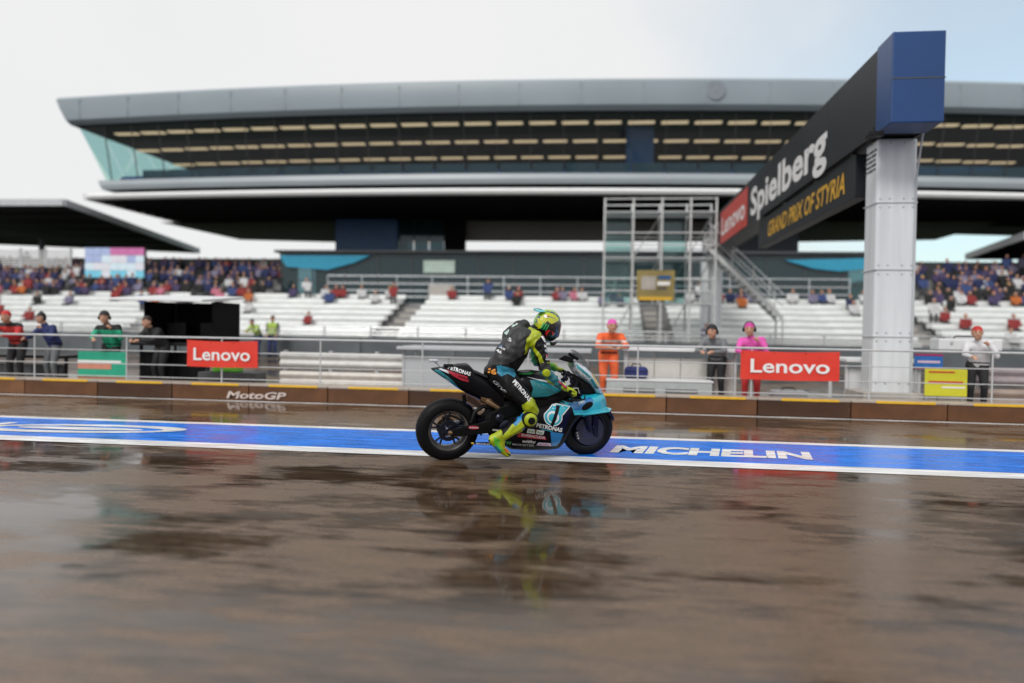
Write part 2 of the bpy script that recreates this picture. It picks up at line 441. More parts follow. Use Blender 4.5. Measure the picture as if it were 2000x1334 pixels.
# ------------------------------------------------------------------ timing stands, boxes and barriers on the pit wall
def rail_stack(name, label, px0, px1, Y, mats, z0=PZ):
    a, c = at(px0, 700, Y), at(px1, 700, Y)
    r = thing(name, label, 'guardrail', (a.x, Y, z0)); w = c.x - a.x
    prof = [(0, 0), (-0.05, 0.05), (-0.05, 0.10), (0.0, 0.15), (0.0, 0.17), (-0.05, 0.22), (-0.05, 0.27), (0, 0.32)]
    for q, zz in enumerate((0.10, 0.50)):
        b = MB()
        vs_ = [(x, y, z + zz) for x in (0, w) for y, z in prof] + [(x, y + 0.012, z + zz) for x in (0, w) for y, z in prof]
        k = len(prof); fs = []
        for i in range(k - 1):
            fs.append((i, i + 1, k + i + 1, k + i)); fs.append((2 * k + i, 3 * k + i, 3 * k + i + 1, 2 * k + i + 1))
        b.add(vs_, fs); b.build('beam', mats[q], r, smooth=True, sharp=60)
    for i in range(int(w / 1.0) + 1):
        b = MB(); b.bx(0.05 + i, 0.13 + i, 0.02, 0.12, 0, 0.86); b.build('post', M_STEEL, r)
    return r
rail_stack('guardrail', 'pale twin guardrail behind the fence, left of the grey stand', 548, 790, 14.9,
           [mat('guardrail_cream', (0.62, 0.58, 0.53), 0.4), mat('guardrail_grey', (0.55, 0.54, 0.52), 0.4)])
rail_stack('guardrail', 'weathered brown guardrail at the far right of the pit wall', 1893, 2080, 14.6,
           [mat('guardrail_brown', (0.36, 0.28, 0.24), 0.45), mat('guardrail_mauve', (0.32, 0.27, 0.28), 0.45)])

def timing_stand(px0, px1, pytop, Y, label, panel, frame, roof=None, screens=3, z0=PZ, depth=1.1, npan=3, dark=False):
    a, c = at(px0, pytop, Y), at(px1, pytop, Y)
    w, h = c.x - a.x, a.z - z0
    r = thing('timing_stand', label, 'pit stand', (a.x, Y, z0), 'team stands on the pit wall')
    for x in (0.03, w - 0.03):
        for y in (0.03, depth - 0.03):
            b = MB(); b.bx(x - 0.025, x + 0.025, y - 0.025, y + 0.025, 0, h - 0.06); b.build('leg', frame, r)
    pw = (w - 0.12) / npan
    for i in range(npan):
        b = MB(); b.bx(0.06 + i * pw + 0.006, 0.06 + (i + 1) * pw - 0.006, -0.004, 0.02, 0.05, h - 0.20); b.build('panel', panel, r, bevel=0.004)
    b = MB(); b.bx(-0.05, w + 0.05, -0.22, depth, h - 0.06, h); b.build('counter', frame, r, bevel=0.006)
    b = MB(); b.bx(0.0, w, 0.0, depth, 0.0, 0.05); b.build('base', M_DARKGREY, r)
    for i in range(screens):
        x = w * (i + 0.5) / screens
        if roof is None: break
        b = MB(); b.bx(x - 0.22, x + 0.22, depth * 0.55, depth * 0.55 + 0.05, h + 0.12, h + 0.42); mo = b.build('monitor', M_BLACK, r, bevel=0.006)
        b = MB(); b.tube((x, depth * 0.57, h), (x, depth * 0.57, h + 0.14), 0.02, n=8); b.build('stand', M_BLACK, mo)
    if roof is not None:
        for x in (0.05, w - 0.05):
            b = MB(); b.tube((x, depth - 0.05, h), (x, depth - 0.05, h + roof), 0.03, n=8); b.build('roof_post', frame, r, smooth=True)
        b = MB(); b.hexa([(-0.35, -0.45, h + roof), (w + 0.1, -0.45, h + roof - 0.02), (w + 0.1, depth, h + roof + 0.10), (-0.35, depth, h + roof + 0.12),
                          (-0.35, -0.45, h + roof + 0.05), (w + 0.1, -0.45, h + roof + 0.03), (w + 0.1, depth, h + roof + 0.16), (-0.35, depth, h + roof + 0.18)])
        b.build('roof', M_WHITE, r, bevel=0.01)
        if dark:
            b = MB(); b.bx(0.0, w, depth - 0.04, depth, h, h + roof); b.build('back_screen', M_MATBLACK, r)
            for x in (0.0, w - 0.03): 
                b = MB(); b.bx(x, x + 0.03, 0.15, depth - 0.05, h, h + roof); b.build('side_screen', M_MATBLACK, r)
    return r
timing_stand(272, 408, 668, 14.4, 'tall black stand with a white roof behind the left red banner', M_MATBLACK, M_BLACK, roof=0.86, screens=2, dark=True, depth=1.3, npan=2)
timing_stand(785, 1150, 676, 14.5, 'long pale grey panelled stand directly behind the rider', M_LIGHTGREY, M_LIGHTGREY, npan=4)
timing_stand(1222, 1440, 678, 14.6, 'cream panelled stand between the orange marshal and the right banner', mat('cream_panel', (0.66, 0.64, 0.60), 0.4, var=0.06), M_WHITE, npan=4)
timing_stand(1652, 1800, 700, 15.2, 'low white panelled stand half behind the white pillar', M_WHITE, M_WHITE, npan=3)
timing_stand(-60, 130, 690, 14.5, 'dark grey stand at the far left of the pit wall', M_DARKGREY, M_BLACK, npan=3)
# equipment box at the foot of the cream stand
a = at(1185, 743, 13.75); c = at(1392, 743, 13.75)
r = thing('equipment_box', 'low grey equipment box with dark vents at the foot of the cream stand', 'box', (a.x, 13.75, PZ))
w, h = c.x - a.x, a.z - PZ; BOX_H = h
b = MB(); b.bx(0, w, 0, 0.5, 0, h); b.build('body', mat('box_grey', (0.42, 0.45, 0.46), 0.4), r, bevel=0.015)
b = MB(); b.bx(-0.015, w + 0.015, -0.015, 0.515, h, h + 0.03); b.build('lid', M_WHITE, r, bevel=0.006)
for i in range(2):
    x0 = w * (0.16 + 0.40 * i); 
    b = MB(); b.bx(x0, x0 + w * 0.30, -0.008, 0.0, h * 0.25, h * 0.72); v = b.build('vent', M_DARKGREY, r)
    for k in range(4):
        bb = MB(); bb.bx(x0 + 0.01, x0 + w * 0.30 - 0.01, -0.02, -0.009, h * (0.29 + 0.105 * k), h * (0.33 + 0.105 * k)); bb.build('slat', M_STEEL, v)
# boards beside the pillar
def board(px0, px1, py0, py1, Y, label, m, stripes=()):
    a, c = at(px0, py1, Y), at(px1, py0, Y)
    r = thing('sign_board', label, 'board', (a.x, Y, PZ)); w, h, zb = c.x - a.x, c.z - a.z, a.z - PZ
    b = MB(); b.bx(0, w, 0, 0.03, zb, zb + h); b.build('panel', m, r, bevel=0.005)
    for z0, z1, x0, x1, mm in stripes:
        b = MB(); b.bx(w * x0, w * x1, -0.006, 0.0, zb + h * z0, zb + h * z1); b.build('stripe', mm, r)
    for x in (0.05, w - 0.05):
        b = MB(); b.tube((x, 0.06, 0), (x, 0.06, zb + h * 0.9), 0.018, n=8); b.build('leg', M_STEEL, r)
    return r
M_LIMEY = mat('lime_yellow_board', (0.62, 0.60, 0.03), 0.4, var=0.05)
M_REDSTR = mat('red_stripe', (0.55, 0.06, 0.02), 0.4)
board(1806, 1890, 722, 773, 13.72, 'lime yellow board with red stripes right of the white pillar', M_LIMEY, [(0.48, 0.56, 0.08, 0.9, M_REDSTR), (0.86, 0.92, 0.08, 0.7, M_REDSTR), (0.30, 0.36, 0.4, 0.95, M_LETTER)])
board(1786, 1842, 692, 720, 14.1, 'small blue board with magenta edges behind the lime board', mat('blue_board', (0.02, 0.13, 0.42), 0.4), [(0.88, 1.0, 0, 1, mat('magenta', (0.35, 0.01, 0.10), 0.4)), (0.0, 0.1, 0, 1, MATS['magenta']), (0.40, 0.55, 0.1, 0.9, mat('pale_pink', (0.62, 0.45, 0.55), 0.4))])
board(152, 246, 688, 742, 13.7, 'green panel with red and white stripes under the fence rail, left side', mat('green_board', (0.02, 0.36, 0.22), 0.4), [(0.0, 0.12, 0, 1, M_REDSTR), (0.40, 0.58, 0.0, 0.7, mat('salmon', (0.60, 0.24, 0.17), 0.4)), (0.62, 0.70, 0, 0.9, M_LETTER)])
# bright green case under the left banner, navy bag on the box, white case on the right
def case(px, py, Y, w, h, d, label, m, cat='case', name='case', soft=False, z=None):
    p = at(px, py, Y); z = p.z if z is None else z
    r = thing(name, label, cat, (p.x, Y, z))
    n = 10
    b = MB(); b.bx(-w / 2, w / 2, 0, d, 0, h); o = b.build('body', m, r, bevel=min(h, d) * (0.35 if soft else 0.12))
    if soft: o.modifiers['bevel'].segments = 4
    b = MB(); b.path([(-w * 0.2, d / 2, h - 0.01), (-w * 0.16, d / 2, h + 0.05), (w * 0.16, d / 2, h + 0.05), (w * 0.2, d / 2, h - 0.01)], 0.012, 8); b.build('handle', M_BLACK, r, smooth=True)
    if not soft:
        for x in (-w * 0.3, w * 0.3):
            b = MB(); b.bx(x - 0.02, x + 0.02, -0.012, 0, h * 0.5, h * 0.75); b.build('latch', M_STEEL, r)
    else:
        b = MB(); b.bx(-w * 0.42, w * 0.42, -0.006, 0.004, h * 0.62, h * 0.66); b.build('zip', M_BLACK, r)
    return r
case(438, 731, 13.78, 0.52, 0.20, 0.3, 'bright lime green case under the left red banner', mat('lime_case', (0.13, 0.50, 0.03), 0.35), z=0.44 + 0.0)
b = MB(); pq = at(438, 731, 13.78); b.bx(pq.x - 0.5, pq.x + 0.7, 13.68, 14.15, PZ, 0.44); tag(b.build('plinth', M_DARKGREY, bevel=0.01), 'dark plinth carrying the bright lime green case', 'plinth')
case(1243, 738, 13.95, 0.44, 0.22, 0.3, 'soft navy bag lying on the grey equipment box', mat('navy_cloth', (0.02, 0.03, 0.14), 0.8, bump=0.3), 'bag', 'bag', True, z=BOX_H + 0.03)
case(1895, 706, 14.55, 1.1, 0.22, 0.4, 'long white case above the brown guardrail at right', M_WHITE, z=1.12)
case(1545, 768, 13.9, 0.62, 0.34, 0.35, 'white case standing below the right red banner', M_LIGHTGREY, z=PZ)

# ================================================================== far side of the track: hill, barrier, terrace, benches
hv, hf = [], []
random.seed(11)
N = 160
for i in range(N + 1):
    x = -420 + 840 * i / N
    top = 11.0 + 2.5 * math.sin(x * 0.013 + 1) + random.uniform(-0.7, 0.7) + 1.2 * math.sin(x * 0.11)
    for (y, z) in ((150, -0.1), (172, top * 0.62), (188, top), (235, -0.1)): hv.append((x, y + 6 * math.sin(x * 0.02), z))
for i in range(N):
    for j in range(3): a = i * 4 + j; hf.append((a, a + 4, a + 5, a + 1))
b = MB(); b.add(hv, hf); struct(b.build('wooded_hill', mat('hill_green', (0.075, 0.095, 0.075), 0.9, var=0.45, scale=0.35, bump=0.5), smooth=True))

# track-side barrier
BY = 29.6
bar = thing('track_barrier', 'dark grey barrier with steel rails along the far edge of the track', 'barrier', (0, BY, 0))
pan = MB(); pan.bx(-1.98, 1.98, 0, 0.18, 0, 0.92); pan_me = pan.mesh('panel', [mat('barrier_grey', (0.10, 0.115, 0.125), 0.5, var=0.25, scale=0.8)])
for i in range(-12, 9):
    o = link('panel', pan_me, bar, bevel=0.02); o.location = (i * 4.0, 0, 0)
for z in (1.02, 1.16, 1.32):
    b = MB(); b.tube((-50, 0.09, z), (34, 0.09, z), 0.028, n=8); b.build('rail', M_STEEL, bar, smooth=True)
pm = MB(); pm.bx(-0.035, 0.035, 0.055, 0.125, 0.9, 1.34); pm_me = pm.mesh('post', [M_STEEL])
for i in range(-25, 18):
    o = link('post', pm_me, bar); o.location = (i * 2.0 + 0.4, 0, 0)

# terrace steps
TY0, RISE, TREAD, NR, TZ0 = 34.0, 0.315, 1.02, 7, 0.62
ter = thing('grandstand_terrace', 'stepped concrete terrace carrying the white benches', 'terrace', (0, TY0, 0))
M_STEP = mat('terrace_concrete', (0.22, 0.22, 0.22), 0.7, var=0.2, scale=0.7)
for i in range(NR):
    b = MB(); b.bx(-52, 40, i * TREAD, (i + 1) * TREAD - 0.002, 0, TZ0 + i * RISE); b.build('step', M_STEP, ter)
b = MB(); b.bx(-52, 40, NR * TREAD, NR * TREAD + 12, 0, TZ0 + NR * RISE - 0.1); b.build('concourse', M_STEP, ter)
WALK_Z = TZ0 + NR * RISE - 0.1
for u in (-23.5, -10.5, 2.5, 14.5):                      # aisle stairs
    for i in range(NR):
        b = MB(); b.bx(u - 0.45, u + 0.45, i * TREAD - 0.34, i * TREAD - 0.002, 0, TZ0 + i * RISE - RISE * 0.5); b.build('aisle_step', M_CONC, ter)
ORD = ['first', 'second', 'third', 'fourth', 'fifth', 'sixth', 'seventh']
SECT = [(-46, -24.2, 'far left section'), (-22.8, -11.2, 'section left of the rider'), (-9.8, 1.8, 'section behind the rider'),
        (3.2, 13.8, 'section behind the right red banner'), (15.2, 32, 'section right of the white pillar')]
M_BENCH = mat('white_bench', (0.64, 0.66, 0.65), 0.45, var=0.13, scale=2.5, stretch=(0.6, 1, 3))
for i in range(NR):
    for (u0, u1, where) in SECT:
        r = thing('bench', 'white bench, %s row from the front, %s' % (ORD[i], where), 'bench', ((u0 + u1) / 2, TY0 + i * TREAD + 0.3, TZ0 + i * RISE), 'white bench rows on the terrace')
        L = (u1 - u0) / 2
        b = MB(); b.bx(-L, L, 0.0, 0.36, 0.37, 0.42); b.build('seat', M_BENCH, r)
        b = MB(); b.hexa([(-L, 0.38, 0.44), (L, 0.38, 0.44), (L, 0.41, 0.44), (-L, 0.41, 0.44), (-L, 0.46, 0.66), (L, 0.46, 0.66), (L, 0.49, 0.66), (-L, 0.49, 0.66)]); b.build('backrest', M_BENCH, r)
        b = MB(); b.bx(-L, L, -0.01, 0.01, 0.14, 0.34); b.build('front_board', M_BENCH, r)
        n = max(2, int(2 * L / 1.6))
        for k in range(n + 1):
            x = -L + 0.05 + (2 * L - 0.1) * k / n
            b = MB(); b.bx(x - 0.03, x + 0.03, 0.04, 0.34, 0.0, 0.368); b.build('leg', M_DARKGREY, r)

# ------------------------------------------------------------------ crowd (far off, uncountable behind the rails)
SHIRTS = [mat('crowd_%s' % n, c, 0.8) for n, c in [('purple', (0.08, 0.06, 0.14)), ('navy', (0.02, 0.03, 0.10)), ('red', (0.30, 0.04, 0.04)), ('white', (0.65, 0.65, 0.66)),
          ('lilac', (0.24, 0.22, 0.32)), ('orange', (0.55, 0.16, 0.04)), ('black', (0.02, 0.02, 0.02)), ('blue', (0.05, 0.08, 0.22)), ('yellow', (0.60, 0.50, 0.06)), ('pink', (0.60, 0.20, 0.28))]]
M_SKIN = mat('skin', (0.50, 0.27, 0.18), 0.6); M_HAIR = mat('dark_hair', (0.03, 0.02, 0.015), 0.7)
CM = SHIRTS + [M_SKIN, M_HAIR, M_DARKGREY]
def spectator(mb, x, y, z, s, shirt, stand=False):
    zz = z + (0.42 if not stand else 0.82)
    lean = random.uniform(-0.09, 0.09); y += random.uniform(-0.08, 0.06); stand = stand or random.random() < 0.10; w = random.uniform(0.17, 0.24) * s; x += random.uniform(-0.1, 0.1)
    zz = z + (0.42 if not stand else 0.82)
    # torso: tapered, arms folded forward, head with hair cap, thighs
    mb.hexa([(x - w * 0.8, y - 0.10, zz), (x + w * 0.8, y - 0.10, zz), (x + w * 0.8, y + 0.12, zz), (x - w * 0.8, y + 0.12, zz),
             (x - w + lean, y - 0.12, zz + 0.50 * s), (x + w + lean, y - 0.12, zz + 0.50 * s), (x + w + lean, y + 0.10, zz + 0.52 * s), (x - w + lean, y + 0.10, zz + 0.52 * s)], shirt)
    for sx in (-1, 1):
        mb.tube((x + sx * w * 1.05 + lean, y, zz + 0.46 * s), (x + sx * w * 0.95, y - 0.22, zz + 0.16), 0.055, 0.045, 5, shirt)
        mb.tube((x + sx * w * 0.5, y - 0.02, zz + 0.04), (x + sx * w * 0.5, y - (0.42 if not stand else 0.02), zz - (0.02 if not stand else 0.80)), 0.08, 0.06, 5, 12)
    mb.ball((x + lean, y - 0.02, zz + 0.64 * s), (0.085, 0.10, 0.115), 10, 6)
    mb.ball((x + lean, y + 0.015, zz + 0.69 * s), (0.092, 0.095, 0.085), 11 if random.random() < 0.65 else random.randrange(10), 6)
random.seed(21)
cb = MB()
for i in range(NR):
    for (u0, u1, where) in SECT:
        dens = {0: 0.07, 1: 0.02, 2: 0.015, 3: 0.03, 4: 0.10}[[s[2] for s in SECT].index(where)]
        if i == NR - 1: dens = max(dens, 0.55)
        elif i == NR - 2: dens = max(dens, 0.14)
        u = u0 + 0.3
        while u < u1 - 0.2:
            if random.random() < dens: spectator(cb, u, TY0 + i * TREAD + 0.45, TZ0 + i * RISE, random.uniform(0.92, 1.05), random.choice([0, 1, 2, 3, 3, 4, 6, 7, 9, 2, 5]))
            u += 0.52
stuff(tag(cb.build('crowd', CM, smooth=False), 'spectators in mixed clothes seated along the white terrace benches', 'crowd'))

def side_stand(u0, u1, y0, rows, label, clabel, z0):
    r = thing('side_stand', label, 'grandstand', ((u0 + u1) / 2, y0, 0))
    L = (u1 - u0) / 2
    for i in range(rows):
        b = MB(); b.bx(-L, L, i * 0.85, (i + 1) * 0.85 - 0.002, 0, z0 + i * 0.36); b.build('step', M_STEP, r)
    b = MB(); b.bx(-L, L, rows * 0.85, rows * 0.85 + 0.15, 0, z0 + rows * 0.36 + 0.8); b.build('back_wall', M_DARKGREY, r)
    cbb = MB()
    for i in range(rows):
        u = u0 + 0.3
        while u < u1 - 0.2:
            if random.random() < 0.78: spectator(cbb, u, y0 + i * 0.85 + 0.4, z0 + i * 0.36, random.uniform(0.92, 1.05), random.choice([0, 0, 1, 1, 4, 7, 6, 6, 3, 1, 2]))
            u += 0.5
    stuff(tag(cbb.build('crowd', CM), clabel, 'crowd'))
side_stand(-46, -20.5, 42.4, 6, 'stepped side stand at left under the dark canopy', 'packed spectators in purple and blue on the left side stand', WALK_Z + 0.1)
side_stand(17.6, 34, 42.4, 6, 'stepped side stand at right beyond the pillar', 'packed spectators in purple and blue on the right side stand', WALK_Z + 0.1)

# ------------------------------------------------------------------ main building
def bo(u): return 0.0512 * u + 0.00226 * u * u
def sweep(name, prof, uL, uR, m, parent, n=30, smooth=True):
    fl = uL if callable(uL) else (lambda z: uL); fr_ = uR if callable(uR) else (lambda z: uR)
    q = len(prof); vs_, fs = [], []
    for i in range(n + 1):
        for (y, z) in prof:
            u = fl(z) + (fr_(z) - fl(z)) * i / n
            vs_.append((u, y + bo(u), z))
    for i in range(n):
        for j in range(q): fs.append((i * q + j, i * q + (j + 1) % q, (i + 1) * q + (j + 1) % q, (i + 1) * q + j))
    fs.append(tuple(range(q))); fs.append(tuple(range(n * q, (n + 1) * q))[::-1])
    b = MB(); b.add(vs_, fs); return b.build(name, m, parent, smooth=smooth, sharp=25)
wing = thing('wing_building', 'curved grey upper lounge building with dark glazing above the grandstand', 'building', (0, 0, 0))
def uLw(z): return -36.0 + (16.05 - z) * 0.58
UR = 46.0
M_ROOF = mat('roof_grey', (0.24, 0.29, 0.325), 0.38, var=0.07, scale=0.25)
M_FASC = mat('fascia_grey', (0.33, 0.37, 0.40), 0.4, var=0.06, scale=0.3)
sweep('roof', [(43.75, 14.20), (43.45, 14.45), (43.40, 15.2), (43.5, 15.85), (43.8, 16.05), (60, 16.4), (60, 14.25)], uLw, UR, M_ROOF, wing)
for k in range(18):
    uu = -34.0 + k * 3.6
    b = MB(); b.hexa([(uu - 0.012, 43.385 + bo(uu), 14.5), (uu + 0.012, 43.385 + bo(uu), 14.5), (uu + 0.012, 43.5 + bo(uu), 14.5), (uu - 0.012, 43.5 + bo(uu), 14.5),
                      (uu - 0.012, 43.385 + bo(uu), 15.75), (uu + 0.012, 43.385 + bo(uu), 15.75), (uu + 0.012, 43.5 + bo(uu), 15.75), (uu - 0.012, 43.5 + bo(uu), 15.75)]); b.build('cladding_joint', M_FASC, wing)
pk = at(1400, 172, 43.4); b = MB(); b.lathe([(0, -0.03), (0.55, -0.03), (0.55, 0.1)], c=(pk.x, 43.39 + bo(pk.x), pk.z), n=28); b.build('round_vent', mat('vent_grey', (0.20, 0.23, 0.26), 0.5), wing)
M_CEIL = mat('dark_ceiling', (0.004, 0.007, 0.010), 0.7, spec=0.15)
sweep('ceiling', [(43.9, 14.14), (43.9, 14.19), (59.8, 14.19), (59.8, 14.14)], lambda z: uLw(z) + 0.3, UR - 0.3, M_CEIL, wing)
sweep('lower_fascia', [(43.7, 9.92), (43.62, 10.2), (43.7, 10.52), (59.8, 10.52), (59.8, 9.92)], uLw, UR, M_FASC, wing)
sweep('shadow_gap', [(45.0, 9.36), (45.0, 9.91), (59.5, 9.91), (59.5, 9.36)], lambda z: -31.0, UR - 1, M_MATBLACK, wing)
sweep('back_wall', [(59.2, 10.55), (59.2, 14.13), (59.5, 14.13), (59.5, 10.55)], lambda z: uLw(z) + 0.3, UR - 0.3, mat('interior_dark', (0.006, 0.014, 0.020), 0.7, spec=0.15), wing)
sweep('floor_darkener', [(45.0, 10.525), (45.0, 10.545), (59.1, 10.545), (59.1, 10.525)], lambda z: uLw(z) + 0.4, UR - 0.3, mat('floor_darkener_black', (0.008, 0.014, 0.022), 0.9, spec=0.1), wing)  # unseen dark sheet added over the floor to darken the lounge interior
# inside: added dark floor sheet, blue seat row, blue column
sweep('seat_row', [(46.2, 10.55), (46.2, 11.15), (46.5, 11.35), (46.9, 11.35), (46.9, 10.55)], -33, UR - 1, mat('blue_seats', (0.015, 0.07, 0.26), 0.6, var=0.5, scale=2.0), wing)
uc = at(1250, 290, 47.0).x
b = MB(); b.bx(uc - 0.85, uc + 0.85, 47 + bo(uc), 47.9 + bo(uc), 10.53, 14.13); b.build('blue_column', M_BLUE, wing)
# glazing: raked panes between mullions, low glass balustrade inside
G_WING = glass_mat('wing_glass', (0.66, 0.80, 0.86), trans=0.96)
G_END = glass_mat('end_glass', (0.60, 0.86, 0.78), trans=0.93)
PWD = 2.0
u = -34.6; k = 0
while u < 30:
    u1 = u + PWD
    b = MB(); zA, zB = 10.54, 14.18
    uu0 = max(u, uLw(zA) + 0.10) if k == 0 else u
    b.add([(uu0 + 0.03, 44.85 + bo(u), zA), (u1 - 0.03, 44.85 + bo(u1), zA), (u1 - 0.03, 43.95 + bo(u1), zB), (u + 0.03, 43.95 + bo(u), zB)], [(0, 1, 2, 3)])
    b.build('pane', G_WING, wing)
    b = MB(); b.hexa([(u1 - 0.012, 44.83 + bo(u1), zA), (u1 + 0.012, 44.83 + bo(u1), zA), (u1 + 0.012, 44.93 + bo(u1), zA), (u1 - 0.012, 44.93 + bo(u1), zA),
                      (u1 - 0.012, 43.93 + bo(u1), zB), (u1 + 0.012, 43.93 + bo(u1), zB), (u1 + 0.012, 44.03 + bo(u1), zB), (u1 - 0.012, 44.03 + bo(u1), zB)])
    b.build('mullion', M_DARKGREY, wing)
    if u < uLw(10.5) + 0.3: u = u1; k += 1; continue
    b = MB(); b.bx(u + 0.06, u1 - 0.06, 45.2 + bo(u), 45.23 + bo(u), 10.55, 11.45); b.build('balustrade', G_TEAL, wing)
    u = u1; k += 1
zs = (10.54, 14.18)
for j in range(6):     # left end wall of clear panes
    y0, y1 = 44.4 + j * 2.45, 44.4 + (j + 1) * 2.45
    b = MB(); b.add([(uLw(zs[0]) + 0.12, y0 + 0.04 + bo(-33), zs[0]), (uLw(zs[0]) + 0.12, y1 - 0.04 + bo(-33), zs[0]), (uLw(zs[1]) + 0.12, y1 - 0.04 + bo(-35), zs[1]), (uLw(zs[1]) + 0.12, y0 + 0.04 + bo(-35), zs[1])], [(0, 1, 2, 3)])
    b.build('end_pane', G_END, wing)
M_LAMP = mat('warm_lamp', (0.9, 0.7, 0.5), 0.5, emit=(1.0, 0.66, 0.38), estr=0.62)
lm = MB(); lm.bx(-0.80, 0.80, -0.22, 0.22, 14.06, 14.135); lm_me = lm.mesh('ceiling_light', [M_LAMP])
hs = MB(); hs.bx(-0.40, 0.40, -0.60, 0.60, 14.09, 14.138); 
for ry in (46.0, 50.5, 55.2):
    for i in range(-18, 15):
        uu = i * 2.02 + (0.5 if ry > 48 else 0)
        if uu < uLw(14) + 0.8: continue
        o = link('ceiling_light', lm_me, wing); o.location = (uu, ry + bo(uu), 0)

can = thing('stand_canopy', 'long canopy with white edge and black ribbed underside below the lounge', 'canopy', (0, 0, 0))
sweep('edge_beam', [(42.0, 9.05), (41.92, 9.2), (42.0, 9.34), (42.6, 9.34), (42.6, 9.05)], lambda z: -32.2, UR, mat('edge_white', (0.84, 0.85, 0.86), 0.4, var=0.04), can)
sweep('deck', [(42.61, 9.08), (42.61, 9.30), (52.6, 9.30), (52.6, 9.08)], lambda z: -32.1, UR - 0.1, M_MATBLACK, can)
for k in range(9):
    y = 43.3 + k * 1.08
    sweep('rib', [(y, 8.96), (y, 9.075), (y + 0.14, 9.075), (y + 0.14, 8.96)], lambda z: -32.0, UR - 0.2, mat('rib_grey', (0.014, 0.015, 0.017), 0.7, spec=0.15), can, n=20)
b = MB(); b.hexa([(-32.5, 42.0 + bo(-32), 9.0), (-32.2, 42.0 + bo(-32), 9.0), (-32.2, 52.6 + bo(-32), 9.0), (-32.5, 52.6 + bo(-32), 9.0),
                  (-32.5, 42.0 + bo(-32), 9.36), (-32.2, 42.0 + bo(-32), 9.36), (-32.2, 52.6 + bo(-32), 9.36), (-32.5, 52.6 + bo(-32), 9.36)]); b.build('end_trim', M_WHITE, can)

mid = thing('glass_pavilion', 'glazed two level pavilion with blue cores under the canopy', 'building', (0, 0, 0))
MY = 52.8
def P2(px, py, Y): p = at(px, py, Y); return (p.x, p.z)
# tapered soffit block, left and right
zt_ = 9.02
for pts, nm, mm in ((((312, 432), (460, 466), (655, 471)), 'soffit', mat('green_soffit', (0.055, 0.075, 0.045), 0.6)),
                    (((1960, 437), (1836, 466), (1560, 470)), 'soffit', MATS['green_soffit'])):
    poly = [P2(px, py, MY) for px, py in pts]; poly = [(poly[0][0], zt_)] + poly[1:] + [(poly[2][0], zt_)]
    b = MB(); b.prism(poly, MY, MY + 0.8); b.build(nm, mm, mid)
x0, x1 = P2(908, 450, MY)[0], P2(1440, 450, MY)[0]; zb = P2(1000, 470, MY)[1]
nsl = 6
for i in range(nsl):
    z0 = zb + (zt_ - zb) * i / nsl; z1 = zb + (zt_ - zb) * (i + 1) / nsl - 0.03
    b = MB(); b.bx(x0, x1, MY + 0.02, MY + 0.3, z0, z1); b.build('cladding_slat', mat('cladding', (0.30, 0.28, 0.27), 0.5, var=0.08, scale=0.5), mid, bevel=0.01)
b = MB(); b.bx(x0 - 4.7, x1, MY + 0.31, MY + 0.9, zb + 0.05, zt_); b.build('upper_slab', M_DARKGREY, mid)
for (pa, pb, mm) in ((655, 776, M_BLUE), (1440, 1560, mat('dark_core', (0.012, 0.025, 0.045), 0.4))):
    xa, xb = P2(pa, 460, 51.2)[0], P2(pb, 460, 51.2)[0]
    b = MB(); b.bx(xa, xb, 51.2, 54.0, WALK_Z, 9.0); b.build('core', mm, mid, bevel=0.03)
xa, xb = P2(779, 460, 51.6)[0], P2(868, 460, 51.6)[0]
for i in range(3):
    b = MB(); w = (xb - xa) / 3; b.bx(xa + i * w + 0.03, xa + (i + 1) * w - 0.03, 51.6, 51.64, 6.3, 8.95); b.build('stair_pane', G_TEAL, mid)
b = MB(); b.bx(xa + 0.6, xb - 0.4, 52.4, 52.6, 7.45, 7.52); b.build('strip_light', M_LAMP, mid)
b = MB(); b.bx(P2(868, 450, 51.9)[0], P2(908, 450, 51.9)[0], 51.9, 52.4, 6.3, 9.0); b.build('dark_fin', M_MATBLACK, mid)
# lower glazed level
GY = 45.2
gx0, gx1 = at(548, 520, GY).x, at(1722, 520, GY).x; gz1 = at(1100, 496, GY).z
b = MB(); b.bx(gx0 - 0.3, gx1 + 0.3, GY - 0.35, 52.5, gz1, gz1 + 0.16); b.build('flat_roof', M_DARKGREY, mid, bevel=0.02)
b = MB(); b.bx(gx0 + 0.2, gx1 - 0.2, 50.4, 50.6, WALK_Z, gz1 - 0.02); b.build('inner_wall', mat('inner_teal', (0.02, 0.05, 0.06), 0.6, var=0.4, scale=0.8), mid)
npn = 17; w = (gx1 - gx0) / npn
for i in range(npn):
    xa = gx0 + i * w
    for (z0, z1) in ((WALK_Z + 0.05, WALK_Z + 1.45), (WALK_Z + 1.5, gz1 - 0.05)):
        b = MB(); b.add([(xa + 0.03, GY, z0), (xa + w - 0.03, GY, z0), (xa + w - 0.03, GY, z1), (xa + 0.03, GY, z1)], [(0, 1, 2, 3)]); b.build('pane', G_TEAL, mid)
    b = MB(); b.bx(xa - 0.03, xa + 0.03, GY - 0.05, GY + 0.08, WALK_Z, gz1); b.build('mullion', M_DARKGREY, mid)
b = MB(); b.bx(gx0, gx1, GY - 0.04, GY + 0.07, WALK_Z + 1.45, WALK_Z + 1.5); b.build('transom', M_DARKGREY, mid)
M_CYAN = mat('cyan_panel', (0.03, 0.32, 0.50), 0.35, var=0.1)  # flat cyan panels in front of the lower glazing, near both ends
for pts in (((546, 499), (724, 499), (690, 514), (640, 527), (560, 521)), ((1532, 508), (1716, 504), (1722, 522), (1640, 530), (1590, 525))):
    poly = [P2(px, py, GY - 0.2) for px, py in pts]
    b = MB(); b.prism(poly, GY - 0.25, GY - 0.12); b.build('cyan_panel', M_CYAN, mid)
xa, xb = at(828, 520, GY).x, at(889, 520, GY).x
